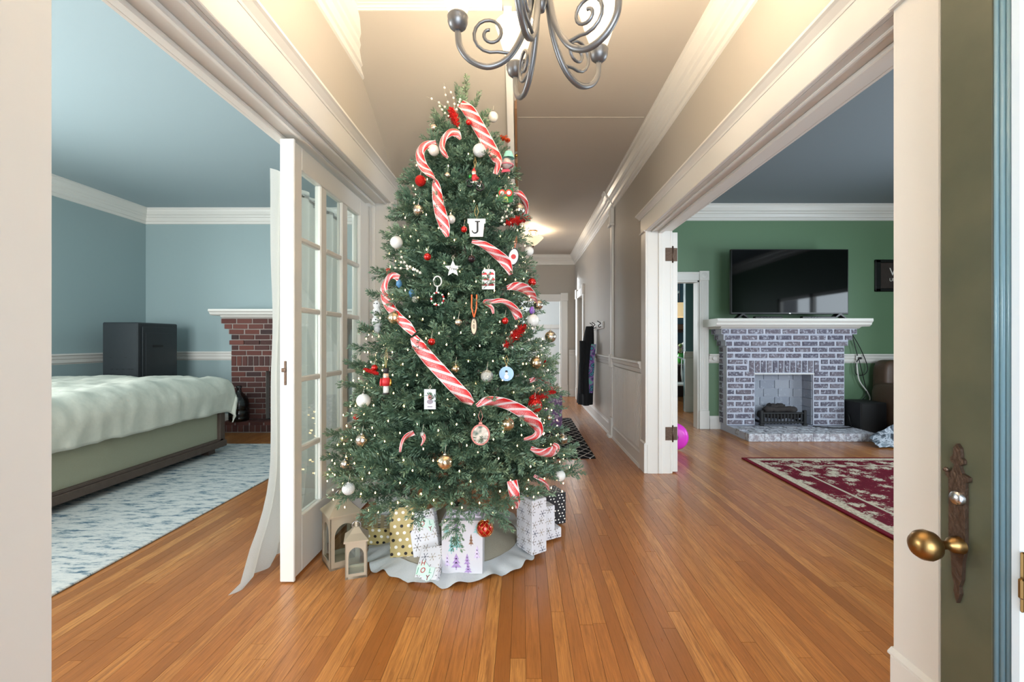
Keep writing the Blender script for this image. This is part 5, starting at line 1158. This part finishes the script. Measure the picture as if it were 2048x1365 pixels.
def ribbon(pts, label, twist=0.0, push=.04):
    P = [surf(x_, y_, push) for x_, y_, w_ in pts]
    ys = [p.y for p in P]
    for _ in range(2): ys = [ys[0]]+[(ys[i-1]+ys[i]*1+ys[i+1])/3 for i in range(1, len(ys)-1)]+[ys[-1]]
    Q = [Vector((x_, y_, 0)) for x_, y_, w_ in pts]; path = catmull(Q, 8); n = len(path)
    seg = len(pts)-1; W = []; Y = []
    for i in range(n):
        t = min(i/8.0, seg-1e-6); a = int(t); f_ = t-a; W.append(pts[a][2]*(1-f_)+pts[a+1][2]*f_); Y.append(ys[a]*(1-f_)+ys[a+1]*f_)
    m = MB(); rows_ = []; lu = 0; pv = None
    for i in range(n):
        a = path[max(i-1, 0)]; b_ = path[min(i+1, n-1)]; d = (b_-a); d = d.normalized() if d.length > 1e-6 else Vector((1, 0, 0)); nrm = Vector((-d.y, d.x, 0)); yy = Y[i]
        c = at(path[i].x, path[i].y, yy)
        if pv is not None: lu += (c-pv).length
        pv = c; row = []
        for j in range(5):
            v = j/4; off = (v-.5)*W[i]; q = path[i]+nrm*off; p = at(q.x, q.y, yy+.012*math.sin(PI*v*1.0+i*.25)+(v-.5)*W[i]/F*1.6*(.5+.5*math.sin(i*.21)))
            row.append(len(m.v)); m.v.append(tuple(p))
        rows_.append((row, lu))
    for (r0, u0), (r1, u1) in zip(rows_, rows_[1:]):
        for j in range(4): m.face([r0[j], r0[j+1], r1[j+1], r1[j]], [(u0, j/4), (u0, (j+1)/4), (u1, (j+1)/4), (u1, j/4)], True)
    o = m.build('ribbon', RIB); md = o.modifiers.new('thick', 'SOLIDIFY'); md.thickness = .0012
    tag(o, label, 'ribbon', 'striped ribbons on the tree'); return o
ribbon([(921, 207, 16), (938, 222, 25), (957, 253, 25), (978, 290, 24), (994, 318, 20), (996, 330, 12), (990, 348, 9)], 'long red striped ribbon running down from the tree top', push=.06)
ribbon([(872, 286, 10), (852, 290, 15), (840, 306, 17), (845, 330, 18), (858, 346, 14), (868, 357, 5), (872, 372, 16), (876, 400, 22), (882, 430, 24), (890, 456, 20), (895, 474, 6)], 'striped ribbon curling down the upper left side', push=.06)
ribbon([(921, 279, 3), (914, 268, 16), (902, 265, 15), (889, 276, 11), (884, 294, 11), (889, 308, 10), (896, 316, 3)], 'hooked striped ribbon piece below the red glitter spray')
ribbon([(944, 483, 6), (968, 490, 15), (993, 508, 20), (1012, 526, 22), (1022, 550, 8)], 'striped ribbon arching under the J pot', push=.06)
ribbon([(798, 556, 12), (784, 551, 13), (772, 564, 10), (768, 584, 15), (776, 608, 19), (795, 634, 18), (814, 652, 20), (828, 668, 12)], 'striped ribbon looping down the left edge', push=.05)
ribbon([(827, 674, 14), (836, 690, 25), (858, 718, 27), (884, 746, 27), (910, 774, 27), (932, 796, 25), (946, 808, 8)], 'broad striped ribbon slanting across the middle of the tree', push=.06)
ribbon([(953, 812, 6), (972, 803, 18), (995, 804, 20), (1022, 812, 22), (1050, 828, 25), (1070, 846, 24), (1078, 862, 17), (1070, 874, 12), (1048, 879, 6)], 'striped ribbon sweeping to the right above the photo ornament', push=.06)
ribbon([(1014, 576, 8), (1032, 573, 18), (1050, 578, 20), (1064, 590, 16), (1072, 602, 5)], 'short striped ribbon arch on the right side', push=.05)
ribbon([(987, 628, 3), (983, 615, 8), (970, 605, 10), (985, 603, 8), (1005, 602, 9), (1022, 612, 14), (1034, 628, 18), (1038, 638, 16)], 'narrow curled striped ribbon right of the oval wood slice', push=.05)
ribbon([(1026, 380, 8), (1040, 388, 12), (1050, 405, 12), (1052, 424, 8), (1046, 442, 6)], 'striped ribbon curl on the upper right edge')
ribbon([(1062, 897, 8), (1080, 905, 14), (1100, 905, 20), (1112, 896, 16), (1106, 888, 6)], 'striped ribbon curl low on the right side', push=.05)
ribbon([(1024, 962, 20), (1028, 985, 22), (1032, 1003, 18), (1034, 1018, 3)], 'pointed striped ribbon end hanging below the right branches', push=.06)
ribbon([(800, 905, 3), (803, 888, 6), (812, 874, 9), (828, 866, 10)], 'small candy striped hook low on the left'); ribbon([(846, 870, 8), (848, 880, 7), (842, 892, 3)], 'tiny striped ribbon end right of the candy hook')
ribbon([(1060, 762, 8), (1078, 757, 10), (1094, 764, 9), (1106, 780, 4)], 'thin striped ribbon on the right edge above the red glitter spray')
ribbon([(1068, 952, 5), (1082, 960, 8), (1094, 972, 7), (1098, 982, 3)], 'pale striped ribbon tail at the lower right branches')
# ------------------------------------------------------------------ glitter sprays and pearl sprays
RGL = paint('red_tinsel', (190, 20, 16), .3, .9, 200, metal=.5); OGL = paint('orange_tinsel', (220, 80, 30), .3, .9, 200, metal=.4)
def spray(px0, py0, px1, py1, wpx, label, mat=RGL):
    a = surf(px0, py0, .04); b_ = surf(px1, py1, .05); t = thing('glitter_spray', label, 'tree pick', a, group='glitter sprays on the tree'); d = (b_-a); k = a.y/F
    m = MB(); m.tube([(0, 0, 0), d], .003, 6); m.build('stem', mat, t)
    m = MB(); r2 = random.Random(int(px0)); dn_ = d.normalized(); s_ = dn_.orthogonal(); u_ = dn_.cross(s_)
    for i in range(230):
        f_ = r2.random(); an = r2.uniform(0, 2*PI); w_ = wpx*k*.5*(math.sin(PI*min(1, f_*.85+.15))**.6); q = d*f_; e = q+(s_*math.cos(an)+u_*math.sin(an))*w_*r2.uniform(.5, 1)+dn_*w_*.6
        wv = dn_.cross(e-q); wv = wv.normalized()*.003 if wv.length > 1e-6 else s_*.003; kk = len(m.v); m.v += [tuple(q-wv), tuple(q+wv), tuple(e+wv*.6), tuple(e-wv*.6)]; m.face((kk, kk+1, kk+2, kk+3))
    o = m.build('tinsel', mat, t); tag(o, kind='stuff')
spray(915, 252, 900, 215, 20, 'red glitter spray near the tree top'); spray(1012, 446, 1062, 436, 17, 'red glitter spray sticking out on the upper right edge'); spray(1008, 694, 1052, 650, 21, 'red glitter spray slanting up on the right side'); spray(1062, 796, 1112, 784, 17, 'red glitter spray low on the right edge'); spray(998, 272, 1020, 282, 14, 'orange glitter sprig on the upper right edge', OGL); spray(757, 748, 727, 738, 10, 'small red glitter sprig at the left beside the nutcracker')
PRL = paint('pearl_bead', (228, 220, 206), .25, coat=.5)
def pearls(strands, label):
    t = thing('pearl_spray', label, 'tree pick', surf(*strands[0][0], .02), group='pearl bead sprays on the tree'); L0 = Vector(t.location)
    w_ = MB(); m = MB()
    for st in strands:
        P = catmull([surf(x_, y_, .03)-L0 for x_, y_ in st], 6); w_.tube(P, .0006, 4)
        for i in range(1, len(P), 3): m.sphere(P[i], .0072, 8, 6)
    w_.build('wire', THREAD, t); o = m.build('pearls', PRL, t); tag(o, kind='stuff')
pearls([[(905, 225), (892, 195), (888, 166)], [(903, 228), (882, 208), (853, 193)], [(908, 226), (908, 200), (898, 178)], [(900, 235), (886, 222), (876, 208)], [(912, 222), (918, 206), (921, 196)]], 'spray of white pearl beads sticking up left of the tree top')
pearls([[(1000, 445), (1020, 428), (1040, 415)], [(1003, 440), (1015, 415), (1022, 400)], [(1005, 450), (1028, 445), (1050, 446)]], 'spray of pearl beads beside the upper right glitter spray')
pearls([[(845, 548), (818, 535), (795, 520)], [(840, 545), (812, 528), (800, 508)], [(835, 540), (806, 537), (784, 536)]], 'spray of pearl beads left of the white star')
pearls([[(1005, 700), (1035, 692), (1068, 674)], [(1005, 695), (1020, 670), (1038, 645)]], 'spray of pearl beads along the right glitter spray')
# ------------------------------------------------------------------ skirt
BUR = fabric('grey_burlap', (150, 142, 124), (172, 164, 146), 260, .95, .5); RUF = fabric('white_cotton_ruffle', (212, 214, 214), (198, 202, 204), 160)
sk = thing('tree_skirt', 'grey burlap tree skirt with a white ruffled hem on the floor', 'tree skirt', (-.4, TY, .001))
def burf(u, v):
    a = 2*PI*u; r = .04+v*.35; z = .2*(1-v)**1.15+.022+.014*nz(math.cos(a)*3, math.sin(a)*3, v*2)*v; return (r*math.cos(a), r*math.sin(a), z)
MB().grid(72, 14, burf).build('burlap', BUR, sk)
def ruff(u, v):
    a = 2*PI*u; amp = .006+.02*v; wv = math.sin(a*17+1.3*math.sin(a*5))+.5*math.sin(a*31+2)
    r = .375+v*(.135+.012*math.sin(a*7))+.008*math.sin(a*23)*v; z = .028*(1-v)+.004+amp*(.5+.5*wv)*.9*(.4+.6*v); return (r*math.cos(a), r*math.sin(a), max(.002, z))
MB().grid(260, 8, ruff).build('ruffle', RUF, sk)
# ------------------------------------------------------------------ wrapped presents
def uvmat(name, fn, rough=.4):
    m, nt, b = newmat(name); uv = N(nt, 'ShaderNodeUVMap'); L(nt, fn(nt, uv.outputs[0]), b.inputs['Base Color']); b.inputs['Roughness'].default_value = rough; return m
def dots(nt, uv, base, mul=26.0):
    sp = N(nt, 'ShaderNodeSeparateXYZ'); L(nt, uv, sp.inputs[0]); u = mth(nt, 'MULTIPLY', sp.outputs[0], mul); v = mth(nt, 'MULTIPLY', sp.outputs[1], mul*1.1)
    row = mth(nt, 'FLOOR', v); uo = mth(nt, 'ADD', u, mth(nt, 'MULTIPLY', row, .37)); fu = mth(nt, 'SUBTRACT', mth(nt, 'FRACT', uo), .5); fv = mth(nt, 'SUBTRACT', mth(nt, 'FRACT', v), .5)
    d = mth(nt, 'ADD', mth(nt, 'MULTIPLY', fu, fu), mth(nt, 'MULTIPLY', fv, fv)); on = mth(nt, 'LESS_THAN', d, .055)
    par = mth(nt, 'LESS_THAN', mth(nt, 'FRACT', mth(nt, 'ADD', mth(nt, 'MULTIPLY', mth(nt, 'FLOOR', uo), .333), mth(nt, 'MULTIPLY', row, .21))), .34)
    return mixc(nt, on, base, mixc(nt, par, srgb(244, 240, 230), srgb(34, 30, 32)))
GOLDP = uvmat('gold_dotted_paper', lambda nt, uv: dots(nt, uv, srgb(186, 166, 112)), .3)
BLKP = uvmat('black_starred_paper', lambda nt, uv: dots(nt, uv, srgb(24, 26, 32), 46), .4)
WDOT = uvmat('white_dotted_paper', lambda nt, uv: dots(nt, uv, srgb(232, 232, 234), 12), .5)
def snow(nt, uv):
    sc = N(nt, 'ShaderNodeVectorMath', operation='MULTIPLY'); L(nt, uv, sc.inputs[0]); sc.inputs[1].default_value = (19, 19, 1)
    v = N(nt, 'ShaderNodeTexVoronoi', voronoi_dimensions='2D', inp={'Scale': 1.0, 'Randomness': .45}); L(nt, sc.outputs[0], v.inputs['Vector'])
    df = N(nt, 'ShaderNodeVectorMath', operation='SUBTRACT'); L(nt, sc.outputs[0], df.inputs[0]); L(nt, v.outputs['Position'], df.inputs[1]); sp = N(nt, 'ShaderNodeSeparateXYZ'); L(nt, df.outputs[0], sp.inputs[0])
    ang = mth(nt, 'ARCTAN2', sp.outputs[1], sp.outputs[0]); ray = mth(nt, 'GREATER_THAN', mth(nt, 'COSINE', mth(nt, 'MULTIPLY', ang, 6.0)), .72)
    near = mth(nt, 'LESS_THAN', v.outputs['Distance'], .4); core = mth(nt, 'LESS_THAN', v.outputs['Distance'], .1)
    f = mth(nt, 'MAXIMUM', mth(nt, 'MULTIPLY', ray, near), core); s2 = N(nt, 'ShaderNodeSeparateXYZ'); L(nt, v.outputs['Color'], s2.inputs[0])
    return mixc(nt, f, srgb(214, 212, 216), ramp(nt, s2.outputs[0], [(.4, srgb(120, 112, 104)), (.6, srgb(176, 164, 150)), (.8, srgb(90, 92, 104))]))
SNOWP = uvmat('snowflake_paper', snow, .5)
def present(name, label, w_, d_, h_, loc, rot, mat, cat='present'):
    t = thing(name, label, cat, loc); t.rotation_euler = rot
    MB().box(-w_/2, w_/2, -d_/2, d_/2, 0, h_, .003).build('wrapped_box', mat, t); return t
def seam(t, w_, d_, h_, mat):
    m = MB(); m.box(-w_/2-.001, w_/2+.001, -d_/2-.0015, -d_/2, h_*.5-.002, h_*.5+.002); m.build('paper_fold', mat, t)
Pp = [present('present', 'wide gold polka dot present lying at the left of the skirt', .26, .2, .1, (-.85, 2.74, .012), (0, 0, -.1), GOLDP),
 present('present', 'upright gold polka dot present leaning beside the snowflake present', .135, .045, .285, (-.645, 2.47, .03), (-.22, -.1, -.05), GOLDP),
 present('present', 'snowflake wrapped present with lettered tag leaning on the skirt', .15, .05, .25, (-.5, 2.44, .028), (-.3, -.28, -.1), SNOWP),
 present('present', 'small snowflake present with lettered tag at the very front of the skirt', .13, .03, .17, (-.475, 2.245, .012), (-.85, -.22, -.3), SNOWP),
 present('present', 'white snowflake box standing upright at the right of the skirt', .1, .15, .3, (.05, 2.56, .03), (0, 0, .62), SNOWP),
 present('present', 'white snowflake box behind the upright box at the right', .1, .08, .2, (.13, 2.72, .02), (0, 0, .5), SNOWP),
 present('present', 'black star patterned present behind the right branches', .2, .16, .2, (.16, 3.0, .012), (0, 0, .4), BLKP),
 present('present', 'small flat white present at the right edge of the skirt', .1, .07, .06, (.175, 2.76, .012), (0, 0, .5), SNOWP),
 present('present', 'white dotted present far back at the left under the branches', .2, .18, .2, (-.84, 2.97, .012), (0, 0, .2), WDOT)]
# lettered tags
LC = [srgb(176, 40, 50), srgb(60, 70, 80), srgb(90, 160, 140), srgb(140, 30, 60)]
TAGC = [paint('letter_red', (180, 36, 44), .5), paint('letter_charcoal', (50, 58, 66), .5), paint('letter_mint', (110, 176, 150), .5), paint('letter_wine', (130, 26, 56), .5)]
MINT = paint('mint_tag', (206, 226, 216), .6)
def letters(t, d_, items, tagpoly):
    m = MB(); m.prism(tagpoly, 1, -d_/2-.0035, -d_/2-.001); m.build('tag_card', MINT, t)
    for (ch_, x_, z_, s_, c_) in items: linked('lettering', textmesh(ch_, s_, TAGC[c_]), (x_, -d_/2-.0042, z_), rot=(PI/2, 0, 0), parent=t)
letters(Pp[2], .05, [('H', .0, .215, .034, 1), ('J', -.018, .187, .034, 2), ('O', .004, .182, .034, 0), ('L', .05, .178, .034, 2), ('Y', .045, .148, .034, 3)], [(-.03, .2), (.0, .232), (.03, .205), (.07, .19), (.072, .16), (.045, .13), (.02, .16), (-.01, .168)])
letters(Pp[3], .03, [('H', -.03, .082, .034, 0), ('J', -.052, .05, .034, 2), ('O', -.022, .046, .036, 0), ('L', .022, .04, .034, 2), ('Y', .014, .008, .036, 3)], [(-.064, .07), (-.03, .1), (.01, .062), (.045, .055), (.04, .01), (.015, -.014), (-.012, .018), (-.06, .03)])
# gift bag with printed trees
gb = thing('gift_bag', 'white gift bag printed with mint and purple trees in front of the skirt', 'gift bag', (-.305, 2.36, .022)); BAGW = paint('white_bag_paper', (206, 204, 209), .4)
m = MB(); bw, bh, bd_ = .102, .268, .06
m.prism([(-bw, 0), (bw, 0), (bw*1.02, bh), (-bw*1.02, bh)], 1, -bd_, bd_); m.build('bag', BAGW, gb)
TM = [paint('mint_tree', (136, 190, 190), .6), paint('purple_tree', (170, 140, 190), .6), paint('brown_tree', (140, 104, 80), .6), paint('lilac_tree', (206, 190, 220), .6)]
def ptree(cx, cz, h_, w_, mi, tiers=3):
    m = MB(); y0_, y1_ = -bd_-.0012, -bd_+.0004
    for i in range(tiers):
        zb = cz+h_*(.15+.26*i); ww = w_*(1-.26*i); m.prism([(cx-ww, zb), (cx+ww, zb), (cx, zb+h_*.36)], 1, y0_, y1_)
    m.box(cx-w_*.1, cx+w_*.1, y0_, y1_, cz, cz+h_*.2); m.build('printed_tree', TM[mi], gb)
for a_ in ((-.028, .12, .085, .03, 0), (.045, .14, .06, .012, 2), (-.055, .1, .09, .016, 0), (-.03, .02, .08, .026, 1), (.025, .04, .06, .016, 1), (-.03, .21, .05, .024, 1), (.03, .0, .05, .02, 1), (.075, .07, .07, .016, 3), (-.078, .2, .05, .018, 0), (.075, .2, .05, .02, 0), (-.075, .03, .07, .016, 3)): ptree(*a_)
m = MB(); n_ = 14
def tis(u, v): return (-.09+.18*u+.01*nz(u*7, v*5), -.03+.07*v+.012*nz(u*6, v*6, 2), bh-.01+.05*math.sin(PI*v)*(.6+.5*nz(u*9, v*4, 7)))
m.grid(n_, 8, tis, smooth=False); m.build('tissue_paper', paint('lilac_tissue', (222, 210, 226), .8), gb)
# ------------------------------------------------------------------ lanterns
CHAMP = paint('champagne_metal', (186, 172, 150), .35, metal=.35)
def lantern(loc, rz, w_, hb, hr, label):
    t = thing('lantern', label, 'lantern', loc, rz, 'champagne lanterns beside the tree'); h2 = w_/2; th = .006; pw = w_*.15; zb = hb*.14; zs_ = hb*.62; ra = h2-pw
    for i in range(4):
        m = MB(); o_ = []; n_ = 12
        arc = [(-ra*math.cos(PI*q/n_), zs_+ra*1.15*math.sin(PI*q/n_)) for q in range(n_+1)]
        for (y_, flip) in ((-h2, 0), (-h2+th, 1)):
            pass
        m.box(-h2, -ra, -h2, -h2+th, 0, zs_); m.box(ra, h2, -h2, -h2+th, 0, zs_); m.box(-ra, ra, -h2, -h2+th, 0, zb)
        m.prism([(-h2, zs_)]+arc+[(h2, zs_), (h2, hb), (-h2, hb)], 1, -h2, -h2+th) if False else None
        for q in range(n_):
            (xa, za), (xb, zb2) = arc[q], arc[q+1]; m.prism([(xa, za), (xb, zb2), (xb, hb), (xa, hb)], 1, -h2, -h2+th)
        m.box(-h2, -ra, -h2, -h2+th, zs_, hb); m.box(ra, h2, -h2, -h2+th, zs_, hb)
        o = m.build('arched_side', CHAMP, t); o.rotation_euler = (0, 0, i*PI/2)
        g = MB(); g.box(-ra, ra, -h2+th+.001, -h2+th+.003, zb, hb*.93); o = g.build('pane', PANE, t); o.rotation_euler = (0, 0, i*PI/2)
    MB().box(-h2, h2, -h2, h2, 0, .012).build('base', CHAMP, t)
    m = MB(); e = h2*1.12; k = len(m.v); lv = [(e, hb-.002), (e, hb+.006), (h2*.6, hb+hr*.55), (h2*.22, hb+hr)]
    for (r, z) in lv: m.v += [(-r, -r, z), (r, -r, z), (r, r, z), (-r, r, z)]
    for i in range(3):
        for q in range(4): m.face((i*4+q, i*4+(q+1) % 4, i*4+4+(q+1) % 4, i*4+4+q))
    m.face((12, 13, 14, 15)); m.face((3, 2, 1, 0)); m.build('roof', CHAMP, t)
    m = MB(); m.lathe([(0, hb+hr+.03), (w_*.06, hb+hr+.026), (w_*.085, hb+hr+.014), (w_*.07, hb+hr), (w_*.1, hb+hr-.006)], n=14); m.build('finial', CHAMP, t)
    m = MB(); rr = w_*.2; m.tube([(rr*math.cos(q*PI/10), -.006, hb+hr+.006+rr*math.sin(q*PI/10)) for q in range(21)], .0022, 6, cap=False); m.build('ring', STEEL, t)
lantern((-.985, 2.47, 0), math.radians(38), .155, .275, .085, 'taller champagne metal lantern with arched sides beside the glass door')
lantern((-.855, 2.345, 0), math.radians(18), .105, .185, .06, 'shorter champagne metal lantern standing in front of the taller one')
